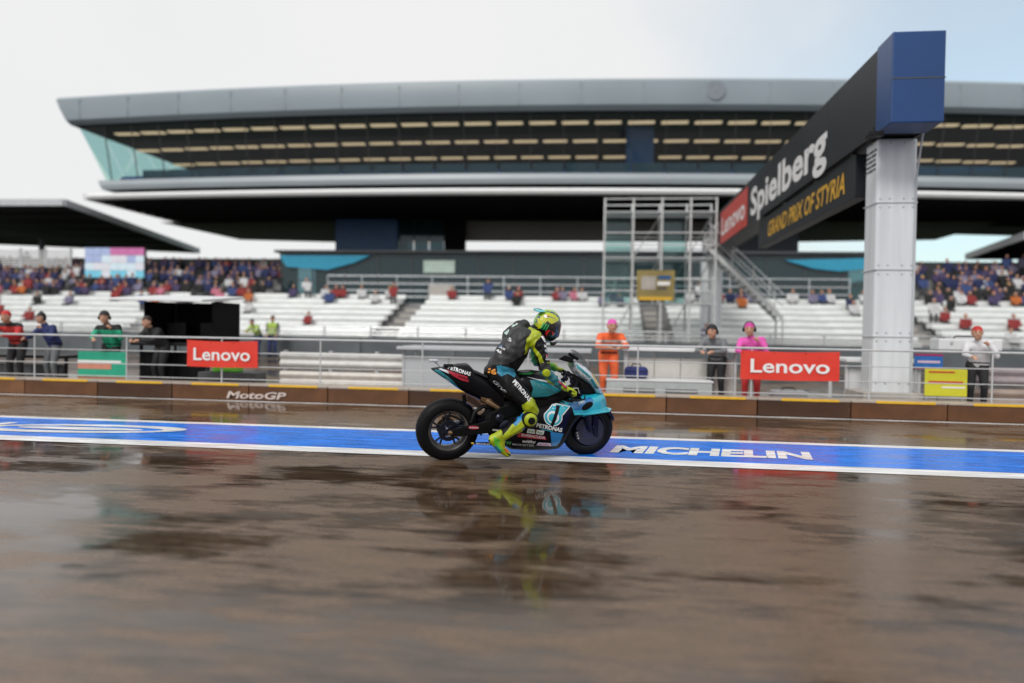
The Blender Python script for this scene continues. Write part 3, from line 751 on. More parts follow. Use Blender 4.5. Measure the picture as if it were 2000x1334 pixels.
b = MB(); b.bx(xa, xb, GY - 0.12, GY - 0.06, at(850, 533, GY).z, at(850, 509, GY).z); b.build('painted_lit_pane', mat('painted_lit_pane', (0.50, 0.62, 0.55), 0.5), mid)  # brightness of a lit window put into a pale panel's colour
# concourse railing
ry = 42.0
rl = thing('concourse_railing', 'grey multi bar railing along the concourse in front of the pavilion', 'railing', (0, ry, WALK_Z))
ra, rb = at(640, 545, ry).x, at(1660, 545, ry).x
for py in (541, 556, 570, 582):
    z = at(1000, py, ry).z - WALK_Z
    if z < 0.05: continue
    b = MB(); b.tube((ra, 0, z), (rb, 0, z), 0.035, n=8); b.build('bar', mat('rail_grey', (0.55, 0.58, 0.60), 0.4, 0.2), rl, smooth=True)
n = 14
for i in range(n + 1):
    b = MB(); b.tube((ra + (rb - ra) * i / n, 0, 0), (ra + (rb - ra) * i / n, 0, at(1000, 541, ry).z - WALK_Z + 0.02), 0.035, n=8); b.build('post', MATS['rail_grey'], rl, smooth=True)
p = at(862, 600, 41.6); b = MB(); b.bx(p.x - 0.75, p.x + 0.75, 41.55, 41.9, WALK_Z - 0.3, at(862, 557, 41.6).z)
tag(b.build('stair_head_wall', mat('pale_concrete', (0.46, 0.43, 0.40), 0.6, var=0.1), bevel=0.02), 'pale concrete stair head wall above the benches, left of the helmet', 'wall')

# ------------------------------------------------------------------ neighbouring stand canopies left and right
def canopy(label, corners, m_edge):
    r = thing('side_canopy', label, 'canopy', (0, 0, 0))
    top = [Vector(c) for c in corners]
    th = Vector((0, 0, 0.35))
    b = MB(); b.hexa([*top, *[c + th for c in top]]); b.build('slab', M_MATBLACK, r)
    for i in range(4):
        a, c = top[i], top[(i + 1) % 4]
        d = (c - a); q = Vector((d.y, -d.x, 0)).normalized() * 0.06
        b = MB(); b.hexa([a + q * 0.2 - Vector((0, 0, .03)), c + q * 0.2 - Vector((0, 0, .03)), c + q * 2 - Vector((0, 0, .03)), a + q * 2 - Vector((0, 0, .03)),
                          a + q * 0.2 + th * 1.1, c + q * 0.2 + th * 1.1, c + q * 2 + th * 1.1, a + q * 2 + th * 1.1]); b.build('edge_trim', m_edge, r)
    for k in range(1, 7):
        t = k / 7
        a, c = top[0].lerp(top[3], t), top[1].lerp(top[2], t)
        b = MB(); b.tube(a - Vector((0, 0, 0.06)), c - Vector((0, 0, 0.06)), 0.09, n=6); b.build('rib', MATS['rib_grey'], r)
    return r
M_EDGE = mat('canopy_edge', (0.50, 0.52, 0.55), 0.4)
canopy('dark side canopy with pale edge at the far left, below the lounge', [at(-420, 402, 43), at(125, 401, 43), at(388, 494, 60), at(-160, 470, 60)], M_EDGE)
canopy('dark side canopy tip with pale edge at the far right', [at(2005, 466, 44), at(2500, 470, 44), at(2300, 505, 58), at(1888, 506, 58)], M_EDGE)
def pole(u, y, z1, label, r=0.2):
    b = MB(); b.tube((u, y, 0), (u, y, z1), r, n=14); b.bx(u - 0.4, u + 0.4, y - 0.4, y + 0.4, 0, 0.3)
    return tag(b.build('canopy_column', M_DARKGREY, smooth=True), label, 'column')
pole(-43, 52, 7.6, 'dark round column holding the left side canopy')
# left balcony, container and video board under the left canopy
a, c = at(-60, 486, 45.5), at(140, 496, 45.5)
r = thing('balcony', 'white slatted balcony at the far left under the dark canopy', 'balcony', (a.x, 45.5, 0))
w = c.x - a.x
b = MB(); b.bx(0, w, 0, 2.5, WALK_Z + 2.0, WALK_Z + 2.2); b.build('floor', M_DARKGREY, r)
for i in range(7):
    z = WALK_Z + 2.25 + i * 0.17; b = MB(); b.bx(0, w, -0.05, 0.0, z, z + 0.10); b.build('slat', M_WHITE, r)
for i in range(5):
    x = 0.1 + (w - 0.2) * i / 4; b = MB(); b.bx(x - 0.06, x + 0.06, 0.002, 0.12, 0, WALK_Z + 3.5); b.build('post', M_STEEL, r)
b = MB(); b.bx(0.2, w - 0.3, 0.6, 2.3, WALK_Z + 0.0, WALK_Z + 1.98); 
tag(b.build('container', mat('brown_container', (0.085, 0.045, 0.035), 0.6, var=0.2), bevel=0.03), 'brown container below the white slatted balcony', 'container')
bpy.context.view_layer.objects.active = None
o = bpy.data.objects['container']; o.location = (a.x, 45.5, 0)
a, c = at(166, 542, 44.2), at(282, 484, 44.2)
r = thing('video_board', 'pale blue and pink video board at left above the crowd', 'screen', (a.x, 44.2, 0))
w = c.x - a.x
b = MB(); b.bx(0, w, 0, 0.25, a.z, c.z); b.build('cabinet', M_DARKGREY, r)
rows, cols = 4, 7
random.seed(5)
pal = [mat('screen_%d' % i, c_, 0.4, emit=c_, estr=0.35) for i, c_ in enumerate([(0.30, 0.36, 0.55), (0.50, 0.60, 0.66), (0.45, 0.13, 0.30), (0.15, 0.45, 0.58), (0.55, 0.55, 0.60)])]
for i in range(rows):
    for j in range(cols):
        mm = pal[[[0, 0, 0, 2, 2, 2, 2], [0, 0, 1, 4, 4, 0, 1], [1, 4, 4, 1, 1, 1, 4], [3, 3, 4, 3, 3, 1, 3]][3 - (rows - 1 - i)][j] if True else 0]
        zz = c.z - (c.z - a.z) * (i + 1) / rows
        b = MB(); b.bx(w * j / cols + 0.01, w * (j + 1) / cols - 0.01, -0.03, -0.002, zz + 0.01, zz + (c.z - a.z) / rows - 0.01); b.build('screen_tile', mm, r)
for x in (0.3, w - 0.3):
    b = MB(); b.bx(x - 0.1, x + 0.1, 0.02, 0.2, 0, a.z); b.build('leg', M_STEEL, r)

# ------------------------------------------------------------------ scaffold tower with stairs beyond the track
SY = 31.2
sc_ = thing('scaffold_tower', 'white scaffold tower with decks and a yellow poster beyond the track', 'tower', (0, SY, 0))
xs = [at(px, 500, SY).x for px in (1180, 1236, 1292, 1348, 1398)]
zt_top = at(1290, 386, SY).z
M_SCAF = mat('scaffold_white', (0.58, 0.60, 0.60), 0.4, 0.1)
for x in xs:
    for y in (0, 1.6):
        b = MB(); b.tube((x, y, 0), (x, y, zt_top), 0.045, n=8); b.build('upright', M_SCAF, sc_, smooth=True)
decks = [at(1290, py, SY).z for py in (592, 502, 412)]
for z in decks:
    for k in range(len(xs) - 1):
        b = MB(); b.bx(xs[k] + 0.03, xs[k + 1] - 0.03, 0.02, 1.58, z - 0.05, z); b.build('deck', M_LIGHTGREY, sc_)
    for zz in (z + 0.5, z + 1.0):
        if zz > zt_top: continue
        for y in (0, 1.6):
            b = MB(); b.tube((xs[0], y - 0.03, zz), (xs[-1], y - 0.03, zz), 0.028, n=6); b.build('ledger', M_SCAF, sc_)
for k in range(len(xs) - 1):
    for q in range(2):
        z0, z1 = ([0.2] + decks)[q + (k % 2)], ([0.2] + decks)[q + 1 + (k % 2)]
        b = MB(); b.tube((xs[k], 1.66, z0), (xs[k + 1], 1.66, z1), 0.025, n=6); b.build('brace', M_SCAF, sc_)
for k in (0, 1, 2, 3):   # translucent weather sheets on the upper bays
    for (z0, z1) in ((decks[1] + 0.05, decks[2] - 0.1), (decks[0] + 0.05, decks[1] - 0.1)):
        if (k + int(z0 * 3)) % 2: 
            b = MB(); b.bx(xs[k] + 0.06, xs[k + 1] - 0.06, 1.50, 1.51, z0, z1); b.build('weather_sheet', G_CLEAR, sc_)
pa, pb = at(1243, 586, SY - 0.1), at(1318, 528, SY - 0.1)
b = MB(); b.bx(pa.x, pb.x, -0.10, -0.07, pa.z, pb.z); po_ = b.build('poster', mat('yellow_poster', (0.27, 0.21, 0.07), 0.5, var=0.25, scale=1.5), sc_)
b = MB(); b.bx(pa.x + 0.1, pb.x - 0.1, -0.112, -0.101, pa.z, pa.z + 0.14); b.build('border', M_YELLOW, po_)
for (fx0, fx1, fz0, fz1, mm) in ((0.12, 0.5, 0.35, 0.8, M_CONC), (0.55, 0.88, 0.5, 0.62, M_LETTER), (0.55, 0.8, 0.36, 0.44, M_DARKGREY), (0.55, 0.9, 0.70, 0.82, M_BLUE)):
    ww, hh = pb.x - pa.x, pb.z - pa.z
    b = MB(); b.bx(pa.x + ww * fx0, pa.x + ww * fx1, -0.108, -0.101, pa.z + hh * fz0, pa.z + hh * fz1); b.build('print_block', mm, po_)
st = thing('steel_stair', 'grey steel stair leading down to the right from the scaffold tower', 'stairs', (0, SY, 0))
A, B = at(1384, 482, SY), at(1530, 622, SY)
for y in (0.1, 1.3):
    b = MB(); 
    b.hexa([(A.x, y, A.z - 0.12), (B.x, y, B.z - 0.12), (B.x, y + 0.05, B.z - 0.12), (A.x, y + 0.05, A.z - 0.12), (A.x, y, A.z + 0.12), (B.x, y, B.z + 0.12), (B.x, y + 0.05, B.z + 0.12), (A.x, y + 0.05, A.z + 0.12)]); b.build('stringer', M_SCAF, st)
    for hgt in (0.5, 1.0):
        b = MB(); b.tube((A.x, y, A.z + hgt), (B.x, y, B.z + hgt), 0.025, n=6); b.build('handrail', M_SCAF, st)
for i in range(14):
    t = (i + 0.5) / 14; x = A.x + (B.x - A.x) * t; z = A.z + (B.z - A.z) * t
    b = MB(); b.bx(x - 0.14, x + 0.14, 0.15, 1.3, z - 0.02, z + 0.02); b.build('tread', M_STEEL, st)
    if i % 4 == 0:
        b = MB(); b.tube((x, 0.12, z), (x, 0.12, z + 1.0), 0.02, n=6); b.build('baluster', M_SCAF, st)
for y in (0.1, 1.3):
    b = MB(); b.tube((B.x, y, 0), (B.x, y, B.z), 0.04, n=8); b.build('support', M_SCAF, st)

# ================================================================== gantry over the track
gan = thing('start_gantry', 'black sign gantry with blue end on a white pillar spanning the track', 'gantry', (0, 0, 0))
gx0, gx1 = 4.69, 5.42
gz0, gz1 = 4.93, 6.36
GY0, GY1 = 13.0, 37.0
M_GBLK = mat('gantry_black', (0.012, 0.014, 0.018), 0.45, spec=0.3, var=0.2, scale=0.8)
nseg = 8; sl = (GY1 - GY0 - 0.7) / nseg
b = MB(); b.bx(gx0 + 0.01, gx1 - 0.01, GY0 + 0.02, GY1, gz0 + 0.01, gz1 - 0.01); b.build('beam', M_GBLK, gan)
for i in range(nseg):
    y0 = GY0 + 0.7 + i * sl
    for xx in (gx0 - 0.03, gx1 - 0.008):
        b = MB(); b.bx(xx, xx + 0.038, y0 + 0.01, y0 + sl - 0.01, gz0 - 0.02, gz1 + 0.02); b.build('side_panel', M_GBLK, gan, bevel=0.006)
b = MB(); b.bx(gx0 - 0.05, gx1 + 0.05, GY0 - 0.03, GY0 + 0.69, gz0 - 0.03, gz1 + 0.04); b.build('end_box', mat('gantry_blue', (0.006, 0.05, 0.18), 0.35, var=0.12, scale=1.0), gan, bevel=0.02)
b = MB(); b.bx(gx0 - 0.056, gx1 + 0.056, GY0 - 0.036, GY0 - 0.028, 5.62, 5.64); b.build('seam', M_DARKGREY, gan)
M_PIL = mat('pillar_white', (0.66, 0.69, 0.71), 0.35, var=0.10, scale=2.0, stretch=(3, 3, 0.25))
b = MB(); b.bx(4.80, 5.48, 14.0, 14.62, 0.0, gz0 - 0.02); b.build('pillar', M_PIL, gan, bevel=0.05)
b = MB(); b.bx(4.6, 5.68, 13.82, 14.85, 0.0, 0.36); b.build('pillar_base', M_CONC, gan, bevel=0.02)
b = MB(); b.bx(4.785, 5.495, 13.985, 14.635, 2.55, 2.57); b.build('pillar_joint', M_LIGHTGREY, gan)
b = MB(); b.bx(gx0 - 0.1, gx1 + 0.1, GY1 - 0.9, GY1 - 0.1, 0, gz0 + 0.02); b.build('far_pillar', M_PIL, gan, bevel=0.04)
b = MB(); b.bx(gx0 + 0.05, gx0 + 0.30, 15.0, 24.0, 4.02, 4.86); lb = b.build('lower_board', M_GBLK, gan, bevel=0.01)
for y in (15.4, 18, 21, 23.6):
    b = MB(); b.bx(gx0 + 0.10, gx0 + 0.2, y - 0.05, y + 0.05, 4.8, gz0 + 0.02); b.build('hanger', M_STEEL, gan)
dY = (0, -1, 0); up = (0, 0, 1)
fx = gx0 - 0.034
lettering('Spielberg', (fx, 24.9, 5.17), dY, up, 8.3, 0.86, M_LETTER, gan, bold=0.03, lift=0.004)
b = MB(); b.bx(fx - 0.008, fx, 25.5, 31.2, gz0 + 0.02, gz1 - 0.12); b.build('red_field', mat('red_field', (0.55, 0.05, 0.035), 0.4), gan)
lettering('Lenovo', (fx - 0.009, 30.9, 5.28), dY, up, 5.0, 0.74, M_LETTER, gan, bold=0.02, lift=0.003)
lettering('MotoGP', (fx, 36.6, 5.2), dY, up, 4.9, 0.85, M_LETTER, gan, bold=0.03, shear=0.2, lift=0.004)
lettering('GRAND PRIX OF STYRIA', (gx0 + 0.048, 22.6, 4.22), dY, up, 7.0, 0.44, mat('amber_lettering', (0.72, 0.40, 0.02), 0.4), gan, bold=0.02, shear=0.25, lift=0.004)
b = MB(); b.bx(4.785, 5.495, 13.985, 14.635, 3.75, 3.765); b.build('pillar_joint', M_LIGHTGREY, gan)
b = MB(); b.bx(4.785, 5.495, 13.985, 14.635, 1.35, 1.365); b.build('pillar_joint', M_LIGHTGREY, gan)
for sx in (4.86, 5.02, 5.26, 5.42):
    for zz in (0.52, 1.28, 1.43, 2.48, 2.64, 3.68, 3.83, 4.82):
        b = MB(); b.lathe([(0, -0.012), (0.014, -0.010), (0.018, 0.0)], c=(sx, 13.998, zz), n=8); b.build('bolt', M_STEEL, gan)
b = MB(); b.path([(5.46, 13.98, 0.1), (5.46, 13.975, 2.0), (5.455, 13.975, 4.2), (5.44, 13.7, 4.95)], 0.018, 8); b.build('conduit', M_LIGHTGREY, gan, smooth=True)
for k in range(5):   # small dark print high on the pillar's left face
    zz = 4.70 - k * 0.085
    for q in range(4):
        y0 = 14.05 + q * 0.13 + (0.03 * k) % 0.07
        b = MB(); b.bx(4.792, 4.799, y0, y0 + 0.08 + 0.03 * ((k + q) % 2), zz, zz + 0.04); b.build('print_mark', M_DARKGREY, gan)
b = MB(); b.bx(4.40, 4.66, 13.3, 13.5, 4.78, 4.86); b.bx(4.5, 4.53, 13.38, 13.42, 4.86, 4.95); b.build('camera_mount', M_BLACK, gan, bevel=0.01)


# ================================================================== people: one continuous surface per body
def fuse(caps, voxel, smooth=6, name='body'):
    """caps: (p0, r0, p1, r1, tag). Tapered capsules melted into one skin; returns mesh with the tag of the nearest capsule as material index"""
    mb = MB()
    for p0, r0, p1, r1, t in caps:
        p0, p1 = Vector(p0), Vector(p1)
        mb.ball(p0, r0, n=14); mb.ball(p1, r1, n=14)
        if (p1 - p0).length > 1e-4: mb.tube(p0, p1, r0, r1, 14)
    me = bpy.data.meshes.new('tmp'); me.from_pydata(mb.v, [], mb.f)
    o = bpy.data.objects.new('tmp', me); COL.objects.link(o)
    rm = o.modifiers.new('r', 'REMESH'); rm.mode = 'VOXEL'; rm.voxel_size = voxel; rm.adaptivity = 0
    if smooth:
        s = o.modifiers.new('s', 'SMOOTH'); s.factor = 0.5; s.iterations = smooth
    bpy.context.view_layer.update()
    out = bpy.data.meshes.new_from_object(o.evaluated_get(bpy.context.evaluated_depsgraph_get()))
    out.name = name; out.materials.clear()
    bpy.data.objects.remove(o); bpy.data.meshes.remove(me)
    C = np.empty(len(out.polygons) * 3); out.polygons.foreach_get('center', C); C = C.reshape(-1, 3)
    best = np.full(len(C), 1e9); tags = np.zeros(len(C), int)
    for p0, r0, p1, r1, t in caps:
        a, b_ = np.array(p0), np.array(p1); d = b_ - a; L = max((d * d).sum(), 1e-9)
        tt = np.clip(((C - a) @ d) / L, 0, 1)
        dist = np.linalg.norm(C - (a + tt[:, None] * d), axis=1) - (r0 + (r1 - r0) * tt)
        k = dist < best; best[k] = dist[k]; tags[k] = t
    out.polygons.foreach_set('material_index', tags.astype(np.int32))
    out.shade_smooth()
    return out, C, tags

def person_caps(pose):
    c = []
    def cap(a, ra, b_, rb, t): c.append((a, ra, b_, rb, t))
    if pose == 'lean':
        hipz, pel, che, nk, hd = 0.93, (0, 0.22, 0.97), (0, 0.02, 1.22), (0, -0.09, 1.34), (0, -0.17, 1.46)
        sh = [(s * 0.19, -0.03, 1.27) for s in (-1, 1)]; el = [(s * 0.27, -0.22, 1.09) for s in (-1, 1)]; wr = [(s * 0.12, -0.42, 1.08) for s in (-1, 1)]
    elif pose == 'phone':
        hipz, pel, che, nk, hd = 0.93, (0.03, 0.16, 0.97), (0.0, 0.02, 1.25), (-0.02, -0.05, 1.39), (-0.05, -0.11, 1.52)
        sh = [(-0.19, -0.01, 1.30), (0.18, 0.0, 1.32)]; el = [(-0.25, -0.20, 1.12), (0.27, -0.10, 1.10)]; wr = [(-0.16, -0.40, 1.09), (0.12, -0.22, 1.30)]
    else:
        hipz, pel, che, nk, hd = 0.93, (0, 0, 0.97), (0, -0.01, 1.30), (0, -0.01, 1.47), (0, -0.03, 1.62)
        sh = [(s * 0.19, 0.0, 1.40) for s in (-1, 1)]; el = [(s * 0.25, 0.02, 1.13) for s in (-1, 1)]; wr = [(s * 0.20, -0.17, 0.98) for s in (-1, 1)]
    for i, s in enumerate((-1, 1)):
        hp = (s * 0.09, pel[1], hipz); kn = (s * 0.11, pel[1] * 0.6 - 0.03, 0.50); an = (s * 0.11, 0.05 + pel[1] * 0.5, 0.09); to = (s * 0.13, -0.12 + pel[1] * 0.5, 0.05)
        cap(hp, 0.105, kn, 0.068, 0); cap(kn, 0.066, an, 0.045, 0); cap(an, 0.048, to, 0.038, 4)
        cap(sh[i], 0.072, el[i], 0.052, 1); cap(el[i], 0.05, wr[i], 0.034, 1)
        w = Vector(wr[i]); d = (w - Vector(el[i])).normalized()
        cap(w, 0.030, w + d * 0.07, 0.034, 2)
        for f in range(4):
            q = w + d * 0.08 + Vector((-s * (f - 1.5) * 0.019, 0, 0)); cap(q, 0.012, q + d * (0.045 if f in (1, 2) else 0.035) + Vector((0, 0, -0.03)), 0.010, 2)
        cap(w + d * 0.03 + Vector((-s * 0.03, 0, 0)), 0.012, w + d * 0.075 + Vector((-s * 0.05, 0, -0.01)), 0.011, 2)
    m = Vector(pel).lerp(Vector(che), 0.5)
    for s in (-1, 1):
        cap((pel[0] + s * 0.06, pel[1], pel[2]), 0.115, (m.x + s * 0.06, m.y, m.z), 0.112, 1)
        cap((m.x + s * 0.06, m.y, m.z), 0.115, (che[0] + s * 0.09, che[1], che[2] + 0.02), 0.115, 1)
        cap((che[0] + s * 0.09, che[1], che[2] + 0.03), 0.10, sh[(s + 1) // 2], 0.075, 1)
    cap(che, 0.10, nk, 0.062, 1); cap(nk, 0.056, hd, 0.055, 2)
    h = Vector(hd)
    cap(h + Vector((0, 0, 0.025)), 0.090, h + Vector((0, -0.015, -0.03)), 0.078, 2)
    cap(h + Vector((0, -0.03, -0.07)), 0.048, h + Vector((0, -0.045, -0.085)), 0.036, 2)
    cap(h + Vector((0, -0.095, 0.0)), 0.012, h + Vector((0, -0.105, -0.025)), 0.015, 2)
    for s in (-1, 1): cap(h + Vector((s * 0.088, 0.01, 0.01)), 0.018, h + Vector((s * 0.088, 0.015, -0.02)), 0.014, 2)
    cap(h + Vector((0, 0.012, 0.05)), 0.094, h + Vector((0, 0.02, 0.03)), 0.093, 3)      # cap / hair
    cap(h + Vector((0.045, -0.10, 0.055)), 0.014, h + Vector((0.02, -0.155, 0.045)), 0.010, 3)
    cap(h + Vector((-0.045, -0.10, 0.055)), 0.014, h + Vector((-0.02, -0.155, 0.045)), 0.010, 3)
    return c
POSES = {k: fuse(person_caps(k), 0.013, 4, 'person')[0] for k in ('lean', 'stand', 'phone')}
def cloth(name, col): return mat('cloth_' + name, col, 0.75, var=0.14, scale=9, bump=0.3)
def person(px, Y, pose, label, trousers, top, hat, rz=0.0, z=0.0, shoes=None, grp='crew on the pit wall', s=1.0, vest=None, bands=None, headset=False, yoke=None):
    me = POSES[pose].copy()
    for m in (trousers, top, M_SKIN, hat, shoes or M_BLACK): me.materials.append(m)
    if vest is not None:
        me.materials.append(vest)
        for p_ in me.polygons:
            if p_.material_index == 1 and abs(p_.center.x) < 0.19 and p_.center.z > 0.98: p_.material_index = 5
    for mm, zones in ((bands, [(1.03, 1.07), (1.17, 1.21)]), (M_BLACK, [(0.955, 0.985)]), (yoke, [(1.27, 1.6)])):
        if mm is None: continue
        me.materials.append(mm); k = len(me.materials) - 1
        for p_ in me.polygons:
            if p_.material_index in (1, 5) and any(z0 < p_.center.z < z1 for z0, z1 in zones): p_.material_index = k
    o = link('person', me)
    if headset:
        hd = {'lean': (0, -0.17, 1.46), 'phone': (-0.05, -0.11, 1.52), 'stand': (0, -0.03, 1.62)}[pose]
        b = MB(); b.path([(hd[0] + 0.105 * math.cos(t), hd[1] + 0.01, hd[2] + 0.01 + 0.145 * math.sin(t)) for t in [math.pi * k / 10 for k in range(11)]], 0.010, 6)
        for sx in (-1, 1): b.ball((hd[0] + sx * 0.105, hd[1] + 0.01, hd[2]), (0.025, 0.04, 0.045), n=10)
        b.build('headset', M_BLACK, o, smooth=True)
    o.location = (at(px, 690, Y).x, Y, z); o.rotation_euler.z = rz; o.scale = (s, s, s)
    return tag(o, label, 'person', grp)
C_ORANGE = cloth('orange', (0.78, 0.13, 0.035)); C_PINK = cloth('pink', (0.70, 0.10, 0.42)); C_RED = cloth('red', (0.50, 0.03, 0.03))
C_GREEN = cloth('green', (0.02, 0.36, 0.20)); C_NAVY = cloth('navy', (0.02, 0.03, 0.12)); C_BLACK = cloth('black', (0.015, 0.015, 0.017))
C_LIME = cloth('lime', (0.36, 0.52, 0.08)); C_WHITE = cloth('white', (0.65, 0.65, 0.67)); C_GREY = cloth('grey', (0.16, 0.17, 0.18)); C_BLUE = cloth('blue', (0.05, 0.12, 0.42))
C_SILV = mat('reflective_band', (0.6, 0.6, 0.58), 0.35, 0.3)
person(1192, 13.85, 'lean', 'person in orange overalls and pink cap leaning on the fence right of the bike', C_ORANGE, C_ORANGE, C_PINK, rz=0.15, bands=C_SILV)
person(1468, 13.85, 'phone', 'person in pink top and red trousers leaning behind the right red banner', C_RED, C_PINK, cloth('magenta', (0.55, 0.05, 0.30)), rz=-0.2, s=0.95, headset=True)
person(212, 13.95, 'phone', 'person in green jacket with black shoulders leaning on the fence beside the black stand', C_BLACK, C_GREEN, C_BLACK, rz=0.3, s=0.97, yoke=C_BLACK, headset=True)
person(22, 13.9, 'lean', 'person in red jacket with black shoulders at the left edge behind the fence', C_BLACK, C_RED, C_RED, rz=0.1, yoke=C_BLACK)
person(92, 14.2, 'phone', 'person in navy top at left behind the fence, next to the red jacket', C_GREY, C_NAVY, C_BLACK, rz=-0.25, s=0.95, headset=True)
person(300, 14.0, 'lean', 'person in black with bare head bowed in front of the black stand', C_BLACK, C_BLACK, M_HAIR, rz=-0.35, s=0.96)
person(1395, 14.2, 'lean', 'person in dark grey behind the fence, right end of the cream stand', C_BLACK, C_GREY, C_BLACK, rz=-0.45, s=0.95, headset=True)
person(532, 28.9, 'stand', 'marshal in lime vest standing by the far track barrier', C_NAVY, C_GREY, C_BLACK, rz=0.2, vest=C_LIME, grp='marshals by the barrier', bands=C_SILV)
person(497, 28.8, 'lean', 'marshal in lime jacket bending by the far track barrier', C_NAVY, C_LIME, C_BLACK, rz=-0.3, grp='marshals by the barrier', bands=C_SILV)
person(1912, 14.0, 'phone', 'person in white shirt and red cap at the right edge, leaning behind the guardrail', C_BLACK, C_WHITE, C_RED, rz=-0.3, s=0.95)

# ================================================================== motorcycle
KC = 3.924
R0, F0 = gnd(872, 897), gnd(1147, 887)
HEAD = math.atan2(F0.y - R0.y, F0.x - R0.x)
LEAN = rad(9)
BM = Matrix.Translation(R0) @ Matrix.Rotation(HEAD, 4, 'Z') @ Matrix.Rotation(LEAN, 4, 'X')
BMI = BM.inverted()
def S(cx, cy, y=0.0):
    """point of the motorcycle's own frame (x forward, z up) measured in the side view at depth y"""
    d = BMI.to_3x3() @ ray(800 + cx / KC, 580 + cy / KC); o_ = BMI @ CAM_P
    t = (y - o_.y) / d.y
    return o_ + d * t
def S2(*p):
    v = S(*p); return (v.x, v.z)
bike = thing('racing_motorcycle', 'teal and black racing motorcycle rolling along the wet blue lane', 'motorcycle')
bike.matrix_world = BM
P_BLACK = mat('bike_black', (0.005, 0.005, 0.007), 0.30, spec=0.14, coat=0.04, var=0.2)
P_NAVY = mat('bike_navy', (0.004, 0.006, 0.030), 0.28, spec=0.14, coat=0.06, var=0.2)
P_TEAL = mat('bike_teal', (0.016, 0.40, 0.52), 0.25, coat=0.8, var=0.05)
P_DTEAL = mat('bike_deep_teal', (0.008, 0.20, 0.24), 0.25, coat=0.8, var=0.05)
P_BLUE = mat('bike_blue', (0.015, 0.16, 0.42), 0.25, coat=0.8, var=0.05)
P_SILV = mat('bike_silver', (0.52, 0.57, 0.62), 0.25, 0.3, coat=0.5, var=0.05)
P_RED = mat('bike_red', (0.42, 0.015, 0.04), 0.3, coat=0.6)
P_WHITE = mat('bike_white', (0.75, 0.76, 0.78), 0.3, coat=0.4, var=0.03)
P_GREEN = mat('bike_green', (0.03, 0.30, 0.06), 0.3, coat=0.4)
P_YEL = mat('bike_yellow', (0.75, 0.52, 0.04), 0.3, coat=0.4)
P_LILAC = mat('bike_lilac', (0.55, 0.50, 0.68), 0.3, coat=0.4)
CARBON = mat('carbon', (0.006, 0.006, 0.007), 0.4, spec=0.14, coat=0.02, var=0.4, scale=60)
RUBBER = mat('tyre_rubber', (0.006, 0.006, 0.007), 0.5, spec=0.14, var=0.3, scale=25)
ALLOY = mat('alloy', (0.42, 0.41, 0.40), 0.28, 0.9)
BRONZE = mat('bronze_titanium', (0.26, 0.17, 0.10), 0.3, 0.9, var=0.25)
RIMM = mat('rim_dark', (0.02, 0.022, 0.04), 0.3, 0.6)

def interp(st, key, n):
    xs_ = np.array([s[0] for s in st], float); ys = np.array([s[key] for s in st], float)
    t = np.linspace(xs_[0], xs_[-1], n); y = np.interp(t, xs_, ys)
    if n > 12:
        k = np.array([1, 2, 1.]) / 4; yp = np.concatenate([[2 * y[0] - y[1]], y, [2 * y[-1] - y[-2]]]); y = np.convolve(yp, k, 'valid')
    return t, y
def hull(name, st, m, parent, n=40, q=36, e=2.6, yc=0.0, sharp=180):
    """closed body lofted through stations (crop x, crop top, crop bottom, half width)"""
    t, top = interp(st, 1, n); _, bot = interp(st, 2, n); _, hw = interp(st, 3, n)
    vs_, fs = [], []
    for i in range(n):
        a, b_ = S(t[i], top[i]), S(t[i], bot[i])
        c = (a + b_) / 2; hh = abs(a.z - b_.z) / 2
        for k in range(q):
            w = 2 * math.pi * k / q
            co, si = math.cos(w), math.sin(w)
            vs_.append((c.x + (a.x - c.x) * si, yc + hw[i] * math.copysign(abs(co) ** (2 / e), co), c.z + hh * math.copysign(abs(si) ** (2 / e), si)))
    for i in range(n - 1):
        for k in range(q): fs.append((i * q + k, i * q + (k + 1) % q, (i + 1) * q + (k + 1) % q, (i + 1) * q + k))
    fs.append(tuple(range(q))); fs.append(tuple(range((n - 1) * q, n * q)))
    b = MB(); b.add(vs_, fs)
    return b.build(name, m, parent, smooth=True, sharp=60)
def bvh_of(objs):
    vs_, fs = [], []
    for o in objs:
        k = len(vs_); vs_ += [v.co.copy() for v in o.data.vertices]; fs += [tuple(i + k for i in p.vertices) for p in o.data.polygons]
    return BVHTree.FromPolygons(vs_, fs)
